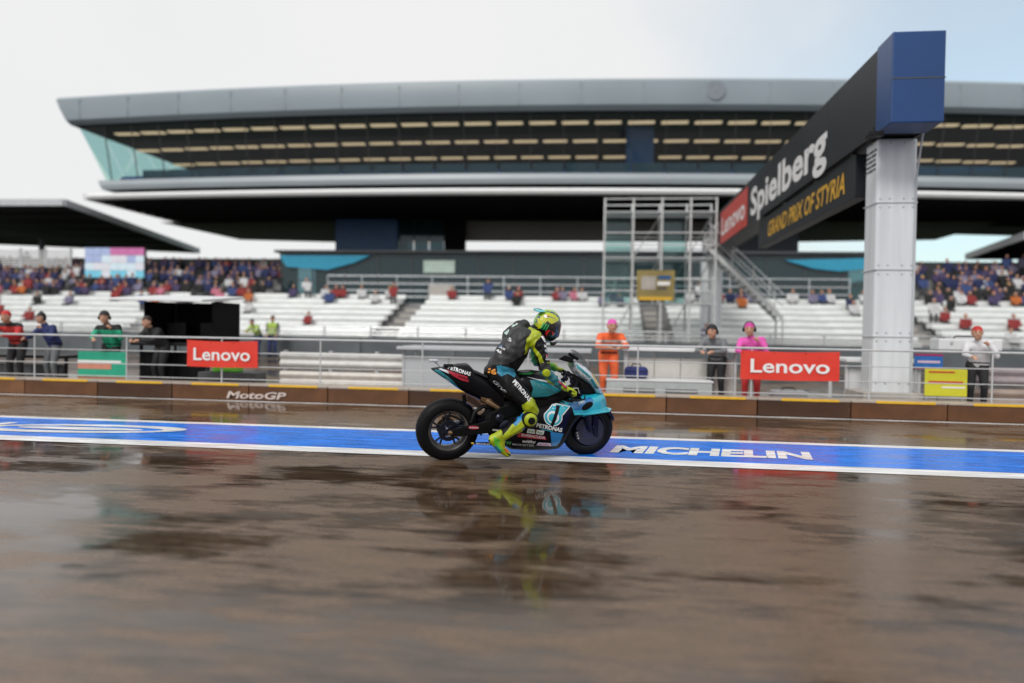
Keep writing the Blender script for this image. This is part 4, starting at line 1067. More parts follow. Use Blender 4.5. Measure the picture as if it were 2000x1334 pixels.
class Decals:
    """thin livery pieces laid on the near side of a body"""
    def __init__(self, objs, lift=0.0025, y0=-0.22, dirn=1): self.b = bvh_of(objs); self.mb = MB(); self.mats = []; self.lift = lift; self.y0 = y0; self.layer = 0; self.dirn = dirn; self.items = []
    def mi(self, m):
        if m not in self.mats: self.mats.append(m)
        return self.mats.index(m)
    def drop(self, pts2, fs, m, nm='livery_patch'):
        self.layer += 1
        out, ok = [], []
        for x, z in pts2:
            h = self.b.ray_cast(Vector((x, -1.2 * self.dirn, z)), Vector((0, self.dirn, 0)))
            if h[0] is None: out.append((0, 0, 0)); ok.append(False)
            else: out.append((x, h[0].y - self.dirn * (self.lift + 0.0006 * self.layer), z)); ok.append(True)
        good = [f for f in fs if all(ok[i] for i in f) and max(abs(out[f[0]][1] - out[i][1]) for i in f) < 0.06]
        if good: self.items.append((out, good, m, nm))
    def poly(self, pts, m, cuts=3):
        bm = bmesh.new()
        P = [S(a, c, self.y0) for a, c in pts]
        vv = [bm.verts.new((p.x, 0, p.z)) for p in P]
        es = [bm.edges.new((vv[i], vv[(i + 1) % len(vv)])) for i in range(len(vv))]
        bmesh.ops.subdivide_edges(bm, edges=es, cuts=2)
        bmesh.ops.triangle_fill(bm, edges=bm.edges[:], use_beauty=True)
        for _ in range(2): bmesh.ops.subdivide_edges(bm, edges=bm.edges[:], cuts=1, use_grid_fill=True)
        bmesh.ops.triangulate(bm, faces=bm.faces[:])
        bm.verts.index_update()
        self.drop([(v.co.x, v.co.z) for v in bm.verts], [tuple(v.index for v in f.verts) for f in bm.faces], m)
        bm.free()
    def circle(self, cx, cy, r, m, n=24, ry=None, rot=0.0):
        ry = ry or r
        self.poly([(cx + r * math.cos(t) * math.cos(rot) - ry * math.sin(t) * math.sin(rot), cy + r * math.cos(t) * math.sin(rot) + ry * math.sin(t) * math.cos(rot)) for t in [2 * math.pi * k / n for k in range(n)]], m)
    def text(self, s, a, b_, hpx, m, bold=0.02, shear=0.0):
        """letters from baseline start a to baseline end b_ (crop pixels) with cap height hpx"""
        v, f = text_geo(s, bold, shear)
        A, B = S(a[0], a[1], self.y0), S(b_[0], b_[1], self.y0)
        A2, B2 = Vector((A.x, A.z)), Vector((B.x, B.z)); d = B2 - A2; w = v[:, 0].max()
        up_ = Vector((-d.y, d.x)).normalized() * (hpx / 690)
        self.drop([tuple(A2 + d * (p / w) + up_ * q) for p, q in v], f, m, 'lettering')
    def build(self, parent):
        for vs_, fs, m, nm in self.items:
            me = bpy.data.meshes.new(nm); me.from_pydata(vs_, [], fs); me.materials.append(m)
            bm = bmesh.new(); bm.from_mesh(me); bmesh.ops.delete(bm, geom=[v for v in bm.verts if not v.link_faces], context='VERTS'); bm.to_mesh(me); bm.free()
            link(nm, me, parent)

# ---- wheels
def wheel(name, c, r, hw, rim_r, front):
    e = bpy.data.objects.new(name, None); COL.objects.link(e); e.parent = bike; e.location = c; e.empty_display_size = 0.1
    prof = []
    for k in range(15):
        t = -0.5 * math.pi * 1.12 + math.pi * 1.12 * k / 14
        prof.append((rim_r + (r - rim_r) * max(0.0, math.cos(t)) ** 0.62 + (0.0 if abs(t) < 1.57 else -0.004), hw * math.sin(t) if abs(t) < 1.57 else hw * math.copysign(0.93, t)))
    prof = prof + [(rim_r - 0.01, hw * 0.7), (rim_r - 0.01, -hw * 0.7)]
    b = MB(); b.lathe(prof, n=72, closed=True); b.build('tyre', RUBBER, e, smooth=True, sharp=70)
    b = MB(); rw = hw * 0.80
    b.lathe([(rim_r + 0.004, -rw), (rim_r + 0.006, -rw * 0.88), (rim_r - 0.016, -rw * 0.72), (rim_r - 0.034, -rw * 0.3), (rim_r - 0.034, rw * 0.3), (rim_r - 0.016, rw * 0.72), (rim_r + 0.006, rw * 0.88), (rim_r + 0.004, rw), (rim_r - 0.010, rw), (rim_r - 0.045, rw * 0.3), (rim_r - 0.045, -rw * 0.3), (rim_r - 0.010, -rw)], n=72, closed=True)
    b.build('rim', RIMM if front else ALLOY, e, smooth=True, sharp=50)
    for k in range(5):
        t = 2 * math.pi * k / 5 + 0.35
        for s in (-1, 1):
            d0, d1 = t + s * 0.10, t + s * 0.19
            b = MB(); b.path([(0.045 * math.cos(d0), 0, 0.045 * math.sin(d0)), (rim_r * 0.55 * math.cos(d0), 0, rim_r * 0.55 * math.sin(d0)), ((rim_r - 0.02) * math.cos(d1), 0, (rim_r - 0.02) * math.sin(d1))], [0.017, 0.012, 0.011], 8)
            b.build('spoke', RIMM, e, smooth=True)
    b = MB(); b.lathe([(0, -0.07), (0.028, -0.07), (0.048, -0.05), (0.052, 0.05), (0.03, 0.07), (0, 0.07)], n=24); b.build('hub', RIMM, e, smooth=True, sharp=40)
    for s in (-1, 1):
        b = MB(); b.lathe([(rim_r - 0.004, s * rw * 1.01), (rim_r + 0.003, s * rw * 1.03), (rim_r + 0.006, s * rw * 1.01)], n=72); b.build('rim_lip', BRONZE if front else ALLOY, e, smooth=True)
    if front:
        for s in (-1, 1):
            b = MB(); b.lathe([(0.085, s * 0.064), (0.168, s * 0.064), (0.168, s * 0.072), (0.085, s * 0.072)], n=48, closed=True); b.build('brake_disc', mat('disc_navy', (0.007, 0.010, 0.040), 0.35), e, smooth=True, sharp=40)
            b = MB(); b.lathe([(0.03, s * 0.060), (0.090, s * 0.066), (0.090, s * 0.071), (0.03, s * 0.068)], n=20, closed=True); b.build('disc_carrier', mat('front_navy', (0.008, 0.014, 0.075), 0.3), e, smooth=True, sharp=40)
    else:
        b = MB(); b.lathe([(0.07, -0.062), (0.112, -0.062), (0.112, -0.068), (0.07, -0.068)], n=40, closed=True); b.build('brake_disc', RIMM, e, smooth=True, sharp=40)
        b = MB(); b.lathe([(0.04, 0.075), (0.105, 0.075), (0.105, 0.082), (0.04, 0.082)], n=40, closed=True); b.build('sprocket', BRONZE, e, smooth=True, sharp=40)
    return e
RC = S(290, 1012); RC.y = 0; FC = S(1362, 1010); FC.y = 0
wheel('wheel', RC, RC.z + 0.004, 0.086, 0.222, False)
wheel('wheel', FC, FC.z + 0.004, 0.062, 0.208, True)

# ---- swing arm, chain, caliper
for s in (-1, 1):
    b = MB()
    b.prism([S2(*p) for p in ((300, 985), (420, 960), (560, 925), (660, 905), (660, 1010), (540, 1020), (420, 1035), (300, 1038))], s * 0.115, s * 0.145)
    b.build('swingarm', CARBON, bike, bevel=0.01)
    b = MB(); b.path([S(470, 965, s * 0.12), S(500, 880, s * 0.11), S(560, 840, s * 0.09), S(640, 850, s * 0.08)], [0.02, 0.022, 0.022, 0.02], 10); b.build('swingarm_brace', CARBON, bike, smooth=True)
    b = MB(); b.lathe([(0, s * 0.13), (0.024, s * 0.13), (0.024, s * 0.158), (0.012, s * 0.165), (0, s * 0.165)], c=RC, n=20); b.build('axle_nut', BRONZE, bike, smooth=True, sharp=40)
b = MB(); b.bx(-0.05, 0.05, -0.10, -0.045, -0.035, 0.04); o = b.build('rear_caliper', BRONZE, bike, bevel=0.01); o.location = RC + Vector((0.10, -0.02, -0.02))
b = MB(); b.path([S(250, 930, -0.10), S(300, 905, -0.11), S(360, 925, -0.11), S(420, 960, -0.12)], 0.012, 8); b.build('brake_hose', M_MATBLACK, bike, smooth=True)
b = MB(); b.path([S(290, 960, 0.08), S(640, 940, 0.08)], 0.012, 6); b.path([S(290, 1075, 0.08), S(640, 1020, 0.08)], 0.012, 6); b.build('chain', M_STEEL, bike)
# rear hugger over the tyre
b = MB(); vs_, fs = [], []
for k in range(13):
    t = rad(62 - k * 6.0); R_ = RC.z + 0.024
    for y in (-0.09, -0.05, 0.05, 0.09): vs_.append((RC.x + R_ * math.cos(t), y, RC.z + (R_ - abs(y) * 0.25) * math.sin(t)))
for k in range(12):
    for j in range(3): a = k * 4 + j; fs.append((a, a + 4, a + 5, a + 1))
b.add(vs_, fs); o = b.build('hugger', P_NAVY, bike, smooth=True); sdf = o.modifiers.new('t', 'SOLIDIFY'); sdf.thickness = 0.006
# ---- engine block and frame
eng = hull('engine', [(560, 905, 1000, 0.09), (620, 850, 1075, 0.13), (700, 820, 1110, 0.15), (820, 800, 1120, 0.16), (950, 800, 1120, 0.16), (1060, 820, 1080, 0.12)], M_MATBLACK, bike, n=24, e=3.5)
for s in (-1, 1):
    b = MB(); b.prism([S2(*p) for p in ((600, 860), (660, 820), (880, 745), (1120, 690), (1210, 640), (1230, 690), (1100, 790), (900, 830), (720, 900), (640, 960), (600, 960))], s * 0.12, s * 0.16); b.build('frame_spar', CARBON, bike, bevel=0.012)
for (cx, cy, r_) in ((735, 990, 0.07), (830, 1010, 0.06), (690, 930, 0.05)):
    b = MB(); c = S(cx, cy, -0.16); b.lathe([(0, -0.03), (r_ * 0.7, -0.03), (r_, -0.015), (r_, 0.03)], c=c, n=28); b.build('engine_cover', RIMM, bike, smooth=True, sharp=40)
b = MB(); b.path([S(560, 775, -0.06), S(600, 800, -0.10), S(680, 850, -0.12), S(760, 920, -0.12)], [0.045, 0.04, 0.03, 0.026], 14); b.build('exhaust', BRONZE, bike, smooth=True)
b = MB(); b.prism([S2(*p) for p in ((520, 745), (600, 760), (690, 838), (640, 820), (560, 785))], -0.125, -0.11); b.build('heat_shield', BRONZE, bike, bevel=0.004)
b = MB(); c = S(430, 800, -0.02); b.path([S(415, 750, 0), S(425, 820, 0), S(470, 850, 0)], [0.02, 0.025, 0.02], 8); b.build('tail_bracket', M_MATBLACK, bike, smooth=True)
for k in range(3):
    b = MB(); b.path([S(440, 760 + k * 14, -0.06), S(500, 790 + k * 16, -0.08), S(545, 830 + k * 20, -0.08)], 0.006, 6); b.build('hose', M_MATBLACK, bike, smooth=True)
b = MB(); b.path([S(640, 1020, -0.2), S(700, 1025, -0.28)], 0.013, 8); b.build('foot_peg', ALLOY, bike, smooth=True)

# ---- tail unit and seat
tail = hull('tail', [(168, 545, 556, 0.02), (215, 540, 590, 0.06), (300, 528, 648, 0.095), (370, 513, 700, 0.115), (450, 510, 745, 0.125), (490, 560, 760, 0.125), (540, 580, 790, 0.12), (620, 620, 850, 0.12), (700, 650, 900, 0.12)], P_BLACK, bike, n=40, e=2.8)
d = Decals([tail], y0=-0.11)
d.poly([(168, 543), (200, 540), (330, 640), (400, 722), (380, 722), (300, 660), (168, 562)], P_DTEAL)
d.poly([(205, 545), (300, 570), (305, 592), (240, 565)], P_SILV)
d.poly([(285, 562), (440, 608), (452, 650), (400, 640), (330, 605)], P_RED)
d.text('PETRONAS', (300, 556), (462, 602), 26, P_WHITE, 0.03)
d.text('motul', (372, 612), (440, 634), 18, P_BLACK)
d.build(tail)
b = MB(); b.hexa([S(478, 575, -0.10), S(600, 625, -0.12), S(600, 625, 0.12), S(478, 575, 0.10), S(490, 556, -0.09), S(600, 605, -0.11), S(600, 605, 0.11), S(490, 556, 0.09)]); b.build('seat_pad', mat('seat_foam', (0.02, 0.02, 0.022), 0.8, bump=0.3), bike, bevel=0.012)
b = MB(); b.path([S(245, 538), S(205, 505), S(190, 495)], [0.010, 0.009, 0.008], 8); cs = b.build('camera_stalk', P_SILV, bike, smooth=True)
b = MB(); c = S(183, 488); b.bx(c.x - 0.045, c.x + 0.045, -0.03, 0.03, c.z - 0.012, c.z + 0.014); b.build('camera', P_SILV, bike, bevel=0.008)
b = MB(); c = S(300, 525); b.bx(c.x - 0.05, c.x + 0.05, -0.035, 0.035, c.z - 0.01, c.z + 0.01); b.build('tail_box', M_MATBLACK, bike, bevel=0.005)

# ---- tank
tank = hull('tank', [(790, 585, 760, 0.12), (840, 568, 790, 0.17), (930, 562, 800, 0.19), (1030, 575, 800, 0.19), (1120, 625, 790, 0.17), (1200, 690, 770, 0.14), (1235, 715, 750, 0.11)], P_BLACK, bike, n=36, e=2.5)
d = Decals([tank], y0=-0.18)
d.poly([(925, 640), (1040, 640), (1210, 692), (1130, 735), (1060, 760), (925, 772), (945, 705)], P_DTEAL)
d.poly([(1000, 660), (1150, 690), (1205, 700), (1110, 725)], P_TEAL)
d.poly([(820, 585), (1000, 570), (1010, 590), (940, 605), (840, 610)], P_GREEN)
d.poly([(905, 618), (1040, 640), (1210, 690), (1000, 645)], P_SILV)
d.build(tank)

# ---- main fairing
fair = hull('fairing', [(700, 985, 1120, 0.15), (760, 930, 1150, 0.19), (860, 830, 1154, 0.215), (960, 790, 1154, 0.225), (1060, 775, 1150, 0.232), (1110, 760, 1143, 0.236), (1150, 748, 1098, 0.238), (1180, 742, 1020, 0.24), (1215, 738, 950, 0.24), (1260, 735, 903, 0.235), (1350, 733, 888, 0.205), (1420, 722, 884, 0.155), (1465, 718, 880, 0.10), (1490, 760, 872, 0.06), (1505, 815, 862, 0.025)], P_BLACK, bike, n=64, q=44, e=3.2)
fair.data.materials.append(P_TEAL)
for p_ in fair.data.polygons:
    if p_.center.x > S(1275, 800, 0).x: p_.material_index = 1
d = Decals([fair], y0=-0.22)
d.poly([(1062, 788), (1130, 762), (1180, 744), (1260, 736), (1330, 738), (1340, 880), (1256, 902), (1243, 845), (1150, 815)], P_TEAL)
d.poly([(1100, 772), (1180, 752), (1250, 775), (1160, 800)], mat('bike_light_teal', (0.05, 0.55, 0.60), 0.25, coat=0.8))
d.poly([(1215, 822), (1300, 792), (1405, 780), (1420, 800), (1330, 862), (1260, 868)], P_BLUE)
d.circle(1362, 836, 52, M_MATBLACK, ry=24, rot=-0.45)
d.text('ENEOS', (1295, 822), (1345, 806), 16, P_WHITE)
d.poly([(1170, 860), (1235, 870), (1190, 1000), (1172, 1044), (1120, 1036)], P_NAVY)
d.poly([(1075, 1028), (1175, 1044), (1150, 1110), (1130, 1146), (1088, 1146)], P_BLUE)
# drop emblem
def drop_shape(g):
    pts = [(1118 + g * 0.2, 826 - g), (1226 + g * 1.4, 838 - g * 0.6), (1166 + g, 905 + g * 0.3)]
    for k in range(15):
        t = rad(-18 + 216 * k / 14); pts.append((1097 + (66 + g) * math.cos(t), 918 + (66 + g) * math.sin(t)))
    return pts
d.poly(drop_shape(4), P_WHITE); d.poly(drop_shape(-3), P_TEAL)
d.circle(1097, 920, 45, P_WHITE); d.circle(1094, 924, 32, P_TEAL)
d.poly([(1132, 836), (1158, 838), (1096, 990), (1070, 990)], P_BLACK)
d.text('PETRONAS', (968, 994), (1160, 1030), 30, P_WHITE, 0.035)
d.poly([(1000, 1006), (1090, 1024), (1092, 1030), (1002, 1012)], P_TEAL)
d.poly([(906, 1008), (1030, 1022), (1020, 1054), (896, 1040)], P_WHITE)
d.text('Green', (908, 1034), (950, 1038), 18, P_GREEN, shear=0.2); d.text('Power', (974, 1042), (1016, 1047), 18, P_GREEN, shear=0.2)
d.poly([(955, 1012), (972, 1014), (966, 1052), (958, 1052)], BRONZE)
d.poly([(838, 1042), (1036, 1066), (1046, 1092), (826, 1074)], P_RED)
d.text('BARRACUDA', (858, 1066), (1032, 1086), 22, P_WHITE, 0.01)
d.text('withu', (864, 1116), (962, 1121), 26, P_WHITE, shear=0.3)
d.text('MONSTER', (792, 1142), (956, 1148), 17, P_SILV)
for k in range(3): d.poly([(742 + k * 17, 1116), (752 + k * 17, 1117), (742 + k * 17, 1144), (734 + k * 17, 1143)], P_GREEN)
d.poly([(984, 1112), (1076, 1118), (1086, 1143), (972, 1137)], P_LILAC)
d.text('scilla', (990, 1133), (1066, 1137), 13, P_RED)
d.poly([(1022, 836), (1056, 808), (1062, 832)], P_SILV)
d.poly([(960, 812), (1140, 735), (1130, 752), (975, 822)], P_BLACK)
d.text('ITALIA', (1022, 755), (1078, 738), 11, P_WHITE); d.poly([(1050, 736), (1062, 732), (1064, 738), (1052, 742)], P_RED)
d.build(fair)
# belly edge plate with tyre maker's name
b = MB(); b.hexa([S(470, 1128, -0.15), S(700, 1140, -0.16), S(700, 1140, 0.16), S(470, 1128, 0.15), S(460, 1112, -0.15), S(700, 1112, -0.16), S(700, 1112, 0.16), S(460, 1112, 0.15)]); bl = b.build('belly_plate', P_NAVY, bike, bevel=0.006)
d = Decals([bl], y0=-0.155); d.text('MICHELIN', (510, 1131), (612, 1135), 14, P_WHITE); d.poly([(470, 1114), (490, 1114), (495, 1128), (475, 1127)], P_YEL); d.build(bl)
d = Decals([o for o in bike.children if o.name.startswith('swingarm') and o.data and o.data.vertices[0].co.y < 0 and 'brace' not in o.name], y0=-0.145)
d.circle(490, 1000, 42, P_RED, ry=14, rot=0.04); d.text('GB RACING', (456, 1005), (526, 1007), 11, P_WHITE); d.build(bike)
# lower winglets
for s in (-1, 1):
    b = MB(); top = [S(1262, 882, s * 0.21), S(1400, 868, s * 0.17), S(1500, 845, s * 0.06), S(1548, 858, s * 0.20), S(1535, 878, s * 0.27), S(1400, 898, s * 0.33), S(1265, 902, s * 0.33)]
    q = len(top); b.add([p + Vector((0, 0, 0.008)) for p in top] + [p - Vector((0, 0, 0.008)) for p in top], [tuple(range(q)), tuple(range(q, 2 * q))[::-1]] + [(i, (i + 1) % q, q + (i + 1) % q, q + i) for i in range(q)])
    b.build('winglet', P_TEAL, bike, bevel=0.005)
# ---- upper cowl, dark cockpit well, screen
well = hull('cockpit_well', [(1262, 600, 735, 0.08), (1300, 610, 742, 0.11), (1350, 630, 742, 0.115), (1395, 660, 735, 0.10), (1425, 700, 728, 0.06)], M_MATBLACK, bike, n=20, e=3)
cowl = hull('upper_cowl', [(1244, 500, 558, 0.135), (1272, 492, 605, 0.160), (1320, 512, 636, 0.172), (1360, 548, 668, 0.172), (1400, 600, 722, 0.160), (1430, 650, 738, 0.13), (1455, 695, 738, 0.09), (1476, 722, 735, 0.03)], P_SILV, bike, n=40, e=2.4)
d = Decals([cowl], y0=-0.16)
d.poly([(1250, 514), (1300, 528), (1390, 612), (1440, 690), (1420, 690), (1370, 618), (1300, 556), (1255, 534)], P_DTEAL)
d.text('PETRONAS', (1262, 578), (1378, 642), 26, P_WHITE, 0.03)
d.poly([(1395, 585), (1415, 600), (1460, 690), (1448, 690)], P_YEL)
d.text('46', (1418, 700), (1450, 705), 16, P_BLACK)
d.build(cowl)
vs_, fs = [], []
for i in range(13):
    t = i / 12
    c = S(1268 + 150 * t, 408 + 90 * t + 130 * t * t)
    wid = 0.045 + 0.085 * t ** 0.6
    for k in range(13):
        a = rad(-90 + 180 * k / 12)
        vs_.append((c.x - 0.11 * (1 - math.cos(a)) * (0.35 + 0.65 * t), wid * math.sin(a), c.z - 0.03 * (1 - math.cos(a)) * t))
for i in range(12):
    for k in range(12): a = i * 13 + k; fs.append((a, a + 1, a + 14, a + 13))
b = MB(); b.add(vs_, fs); o = b.build('windscreen', glass_mat('smoked_screen', (0.55, 0.55, 0.55), trans=0.93), bike, smooth=True)
# dash, brackets, mirror-like dash back, bars
b = MB(); b.hexa([S(1138, 478, -0.10), S(1245, 508, -0.10), S(1245, 508, 0.10), S(1138, 478, 0.10), S(1190, 445, -0.09), S(1262, 470, -0.09), S(1262, 470, 0.09), S(1190, 445, 0.09)]); b.build('dashboard', M_MATBLACK, bike, bevel=0.012)
b = MB(); b.path([S(1222, 436, -0.06), S(1290, 478, -0.06)], [0.020, 0.016], 10); b.build('screen_stay', M_MATBLACK, bike, smooth=True)
b = MB(); b.path([S(1150, 555, 0.36), S(1250, 600, 0.14), S(1280, 620, 0.10)], 0.016, 10); b.build('handlebar', M_MATBLACK, bike, smooth=True)
b = MB(); b.path([S(1290, 640, -0.10), S(1265, 690, -0.20), S(1228, 728, -0.38)], [0.02, 0.018, 0.018], 10); b.build('handlebar', M_MATBLACK, bike, smooth=True)
b = MB(); b.path([S(1250, 700, -0.32), S(1290, 700, -0.31), S(1300, 740, -0.33)], 0.007, 8); b.build('brake_lever', ALLOY, bike, smooth=True)
b = MB(); b.path([S(1232, 740, -0.39), S(1240, 775, -0.40), S(1275, 797, -0.38), S(1340, 785, -0.30), S(1345, 760, -0.24)], [0.010, 0.011, 0.011, 0.010, 0.008], 8); b.build('lever_guard', CARBON, bike, smooth=True)
random.seed(4)
for k in range(6):
    b = MB(); b.path([S(1170 + k * 14, 560 + k * 12, -0.06), S(1220 + k * 10, 600 + k * 18, -0.12), S(1270 + k * 10, 640 + k * 16, -0.10)], 0.008, 6); b.build('cable', [M_MATBLACK, RIMM][k % 2], bike, smooth=True)
for (cx, cy) in ((1215, 590), (1250, 650), (1195, 625)):
    b = MB(); b.lathe([(0, -0.02), (0.025, -0.02), (0.03, 0), (0.03, 0.02), (0, 0.02)], c=S(cx, cy, -0.10), n=16); b.build('reservoir', RIMM, bike, smooth=True, sharp=40)
# ---- fork, front caliper, mudguard
for s in (-1, 1):
    b = MB(); b.path([S(1295, 720, s * 0.105), S(1345, 900, s * 0.105), FC + Vector((0.0, s * 0.105, 0.0))], [0.028, 0.025, 0.020], 12); b.build('fork_leg', P_NAVY, bike, smooth=True)
    b = MB(); b.bx(-0.025, 0.025, -0.022, 0.022, -0.05, 0.05); o = b.build('front_caliper', RIMM, bike, bevel=0.012); o.location = S(1262, 1040, 0); o.location.y = s * 0.082; o.rotation_euler.y = -0.3
    for k in range(3):
        bb = MB(); bb.lathe([(0, s * 0.028), (0.011, s * 0.028), (0.013, s * 0.02)], c=(0, 0, -0.032 + k * 0.032), n=12); bb.build('piston', ALLOY, o, smooth=True)
    b = MB(); b.prism([S2(*p) for p in ((1385, 885), (1425, 900), (1420, 1060), (1395, 1050), (1378, 980))], s * 0.084, s * 0.096); fg = b.build('fork_guard', P_NAVY, bike, bevel=0.005)
    if s < 0:
        d = Decals([fg], y0=-0.095); d.text('YAMAHA', (1410, 1010), (1402, 930), 20, P_WHITE); d.build(fg)
b = MB(); vs_, fs = [], []
for k in range(16):
    t = rad(150 - k * 8.5); R_ = FC.z + 0.022
    for y in (-0.075, -0.06, 0.0, 0.06, 0.075): vs_.append((FC.x + (R_ - (0.03 if abs(y) > 0.07 else 0)) * math.cos(t), y, FC.z + (R_ - (0.05 if abs(y) > 0.07 else 0.0)) * math.sin(t)))
for k in range(15):
    for j in range(4): a = k * 5 + j; fs.append((a, a + 5, a + 6, a + 1))
b.add(vs_, fs); o = b.build('mudguard', P_NAVY, bike, smooth=True); sdf = o.modifiers.new('t', 'SOLIDIFY'); sdf.thickness = 0.005

# ================================================================== rider
rider = thing('person', 'rider in black leathers with lime sleeves and boots seated on the racing motorcycle', 'person')
rider.matrix_world = BM
L_BLACK = mat('leather_black', (0.007, 0.007, 0.008), 0.42, spec=0.18, var=0.3, scale=14, bump=0.35)
L_GREY = mat('leather_grey', (0.030, 0.031, 0.033), 0.42, spec=0.3, var=0.25, scale=10, bump=0.35)
L_LIME = mat('leather_lime', (0.36, 0.43, 0.012), 0.42, var=0.22, scale=10, bump=0.25)
L_CYAN = mat('leather_cyan', (0.02, 0.20, 0.32), 0.42, var=0.3, scale=14, bump=0.25)
L_GREEN = mat('leather_green', (0.10, 0.42, 0.03), 0.42, var=0.2, scale=12, bump=0.25)
L_DTEAL = mat('leather_teal', (0.015, 0.14, 0.18), 0.4, var=0.25, scale=12, bump=0.25)
L_BLUE = mat('leather_blue', (0.02, 0.20, 0.45), 0.42, bump=0.2)
RM = [L_BLACK, L_GREY, L_LIME, L_CYAN, L_GREEN, L_DTEAL, L_BLUE]
# tags: 0 torso 1 hump 2 right upper arm 3 right forearm 4 left arm 5 right thigh 6 right shin 7 right boot 8 left leg 9 neck
caps = []
def cp(a, ra, b_, rb, t): caps.append((tuple(S(*a)), ra, tuple(S(*b_)), rb, t))
for y in (-0.075, 0.075):
    cp((698, 545, y), 0.148, (752, 470, y), 0.160, 0); cp((752, 470, y), 0.160, (800, 400, y * 1.2), 0.158, 0); cp((800, 400, y * 1.2), 0.158, (872, 318, y * 1.3), 0.118, 0)
    cp((872, 318, y * 1.3), 0.112, (955, 318, y * 2.2), 0.088, 0)
cp((640, 575, -0.05), 0.10, (640, 575, 0.05), 0.10, 0)
cp((775, 300, 0), 0.095, (842, 238, 0), 0.085, 1); cp((842, 238, 0), 0.085, (880, 212, 0), 0.058, 1)
cp((905, 285, 0), 0.085, (985, 245, 0), 0.068, 9)
cp((968, 322, -0.185), 0.088, (1010, 440, -0.25), 0.070, 2); cp((1010, 440, -0.25), 0.070, (1042, 562, -0.285), 0.058, 2)
cp((1042, 575, -0.285), 0.060, (1105, 635, -0.30), 0.056, 3); cp((1105, 635, -0.30), 0.056, (1178, 692, -0.315), 0.040, 3)
cp((962, 308, 0.185), 0.085, (975, 490, 0.30), 0.062, 4); cp((975, 490, 0.30), 0.060, (1110, 548, 0.345), 0.038, 4)
cp((700, 605, -0.10), 0.140, (795, 705, -0.20), 0.122, 5); cp((795, 705, -0.20), 0.122, (905, 815, -0.29), 0.084, 5)
cp((915, 830, -0.30), 0.078, (945, 868, -0.30), 0.066, 6); cp((945, 868, -0.30), 0.066, (905, 935, -0.31), 0.072, 6); cp((905, 925, -0.31), 0.070, (830, 985, -0.325), 0.072, 6); cp((830, 985, -0.325), 0.072, (715, 1062, -0.335), 0.056, 6)
cp((690, 1062, -0.335), 0.056, (640, 1092, -0.335), 0.050, 7); cp((640, 1092, -0.335), 0.048, (700, 1160, -0.34), 0.050, 7); cp((690, 1075, -0.335), 0.054, (700, 1150, -0.34), 0.046, 7); cp((700, 1155, -0.34), 0.047, (750, 1203, -0.345), 0.034, 7)
cp((705, 590, 0.10), 0.125, (890, 770, 0.27), 0.080, 8); cp((890, 770, 0.27), 0.078, (690, 985, 0.26), 0.055, 8); cp((690, 985, 0.26), 0.05, (750, 1030, 0.26), 0.04, 8)
body, C, T = fuse(caps, 0.0085, 5, 'body')
# creases in the leather
nv = len(body.vertices)
co = np.empty(nv * 3); body.vertices.foreach_get('co', co); co = co.reshape(-1, 3)
no = np.empty(nv * 3); body.vertices.foreach_get('normal', no); no = no.reshape(-1, 3)
w = (np.sin(co[:, 0] * 46 + co[:, 2] * 31 + 2.2 * np.sin(co[:, 1] * 17 + co[:, 2] * 9)) * np.sin(co[:, 2] * 15 - co[:, 0] * 11 + 1.3) * 0.0058
     + np.sin(co[:, 2] * 78 - co[:, 0] * 55 + 3 * np.sin(co[:, 1] * 23)) * np.maximum(0, np.sin(co[:, 0] * 8 + co[:, 2] * 6)) * 0.0036)
body.vertices.foreach_set('co', (co + no * w[:, None]).ravel()); body.update()
# colour blocks of the suit, by limb and side outline
def inpoly(P, poly):
    x, z = P[:, 0], P[:, 2]; r = np.zeros(len(P), bool); n_ = len(poly)
    for i in range(n_):
        (x1, z1), (x2, z2) = poly[i], poly[(i + 1) % n_]
        c_ = ((z1 > z) != (z2 > z)) & (x < (x2 - x1) * (z - z1) / (z2 - z1 + 1e-12) + x1); r ^= c_
    return r
idx = np.zeros(len(C), np.int32)
idx[np.isin(T, [4])] = 4; idx[np.isin(T, [6, 7])] = 2; idx[T == 1] = 1; idx[np.isin(T, [3])] = 5
def paint(tags_, poly, m, y=-0.2, near=True):
    P2_ = [S2(a, c, y) for a, c in poly]
    k = np.isin(T, tags_) & inpoly(C, P2_)
    if near: k &= C[:, 1] < 0.05
    idx[k] = m
paint([0, 1, 9], [(560, 600), (560, 300), (800, 120), (1000, 200), (935, 280), (890, 330), (860, 430), (740, 500), (640, 520)], 1, -0.15, False)
paint([0, 2, 9], [(955, 250), (1010, 270), (1000, 300), (960, 330), (945, 380), (985, 430), (1010, 500), (1020, 560), (1000, 560), (965, 450), (935, 400), (880, 440), (885, 400), (900, 320)], 2, -0.22)
paint([0], [(895, 330), (950, 300), (950, 385), (880, 445)], 2, -0.2)
paint([0, 5], [(665, 530), (690, 518), (800, 550), (815, 590), (790, 605), (740, 580), (690, 600), (670, 580)], 3, -0.18)
paint([5], [(850, 822), (925, 760), (1000, 830), (985, 900), (880, 900)], 2, -0.3)
paint([6], [(770, 950), (860, 885), (885, 905), (800, 980)], 6, -0.33); paint([6], [(850, 1000), (905, 960), (920, 985), (870, 1025)], 6, -0.33)
paint([6], [(820, 900), (880, 870), (760, 980), (690, 1050), (680, 1020)], 0, -0.3)
paint([7], [(640, 1060), (690, 1090), (680, 1130), (720, 1170), (690, 1180), (640, 1120)], 4, -0.35); paint([7], [(655, 1130), (700, 1175), (690, 1195), (640, 1150)], 3, -0.35)
paint([3], [(1040, 610), (1110, 680), (1180, 730), (1170, 745), (1090, 690), (1040, 640)], 2, -0.3)
paint([2], [(1000, 500), (1070, 500), (1090, 560), (1060, 620), (1000, 590)], 1, -0.3)
body.polygons.foreach_set('material_index', idx)
for m in RM: body.materials.append(m)
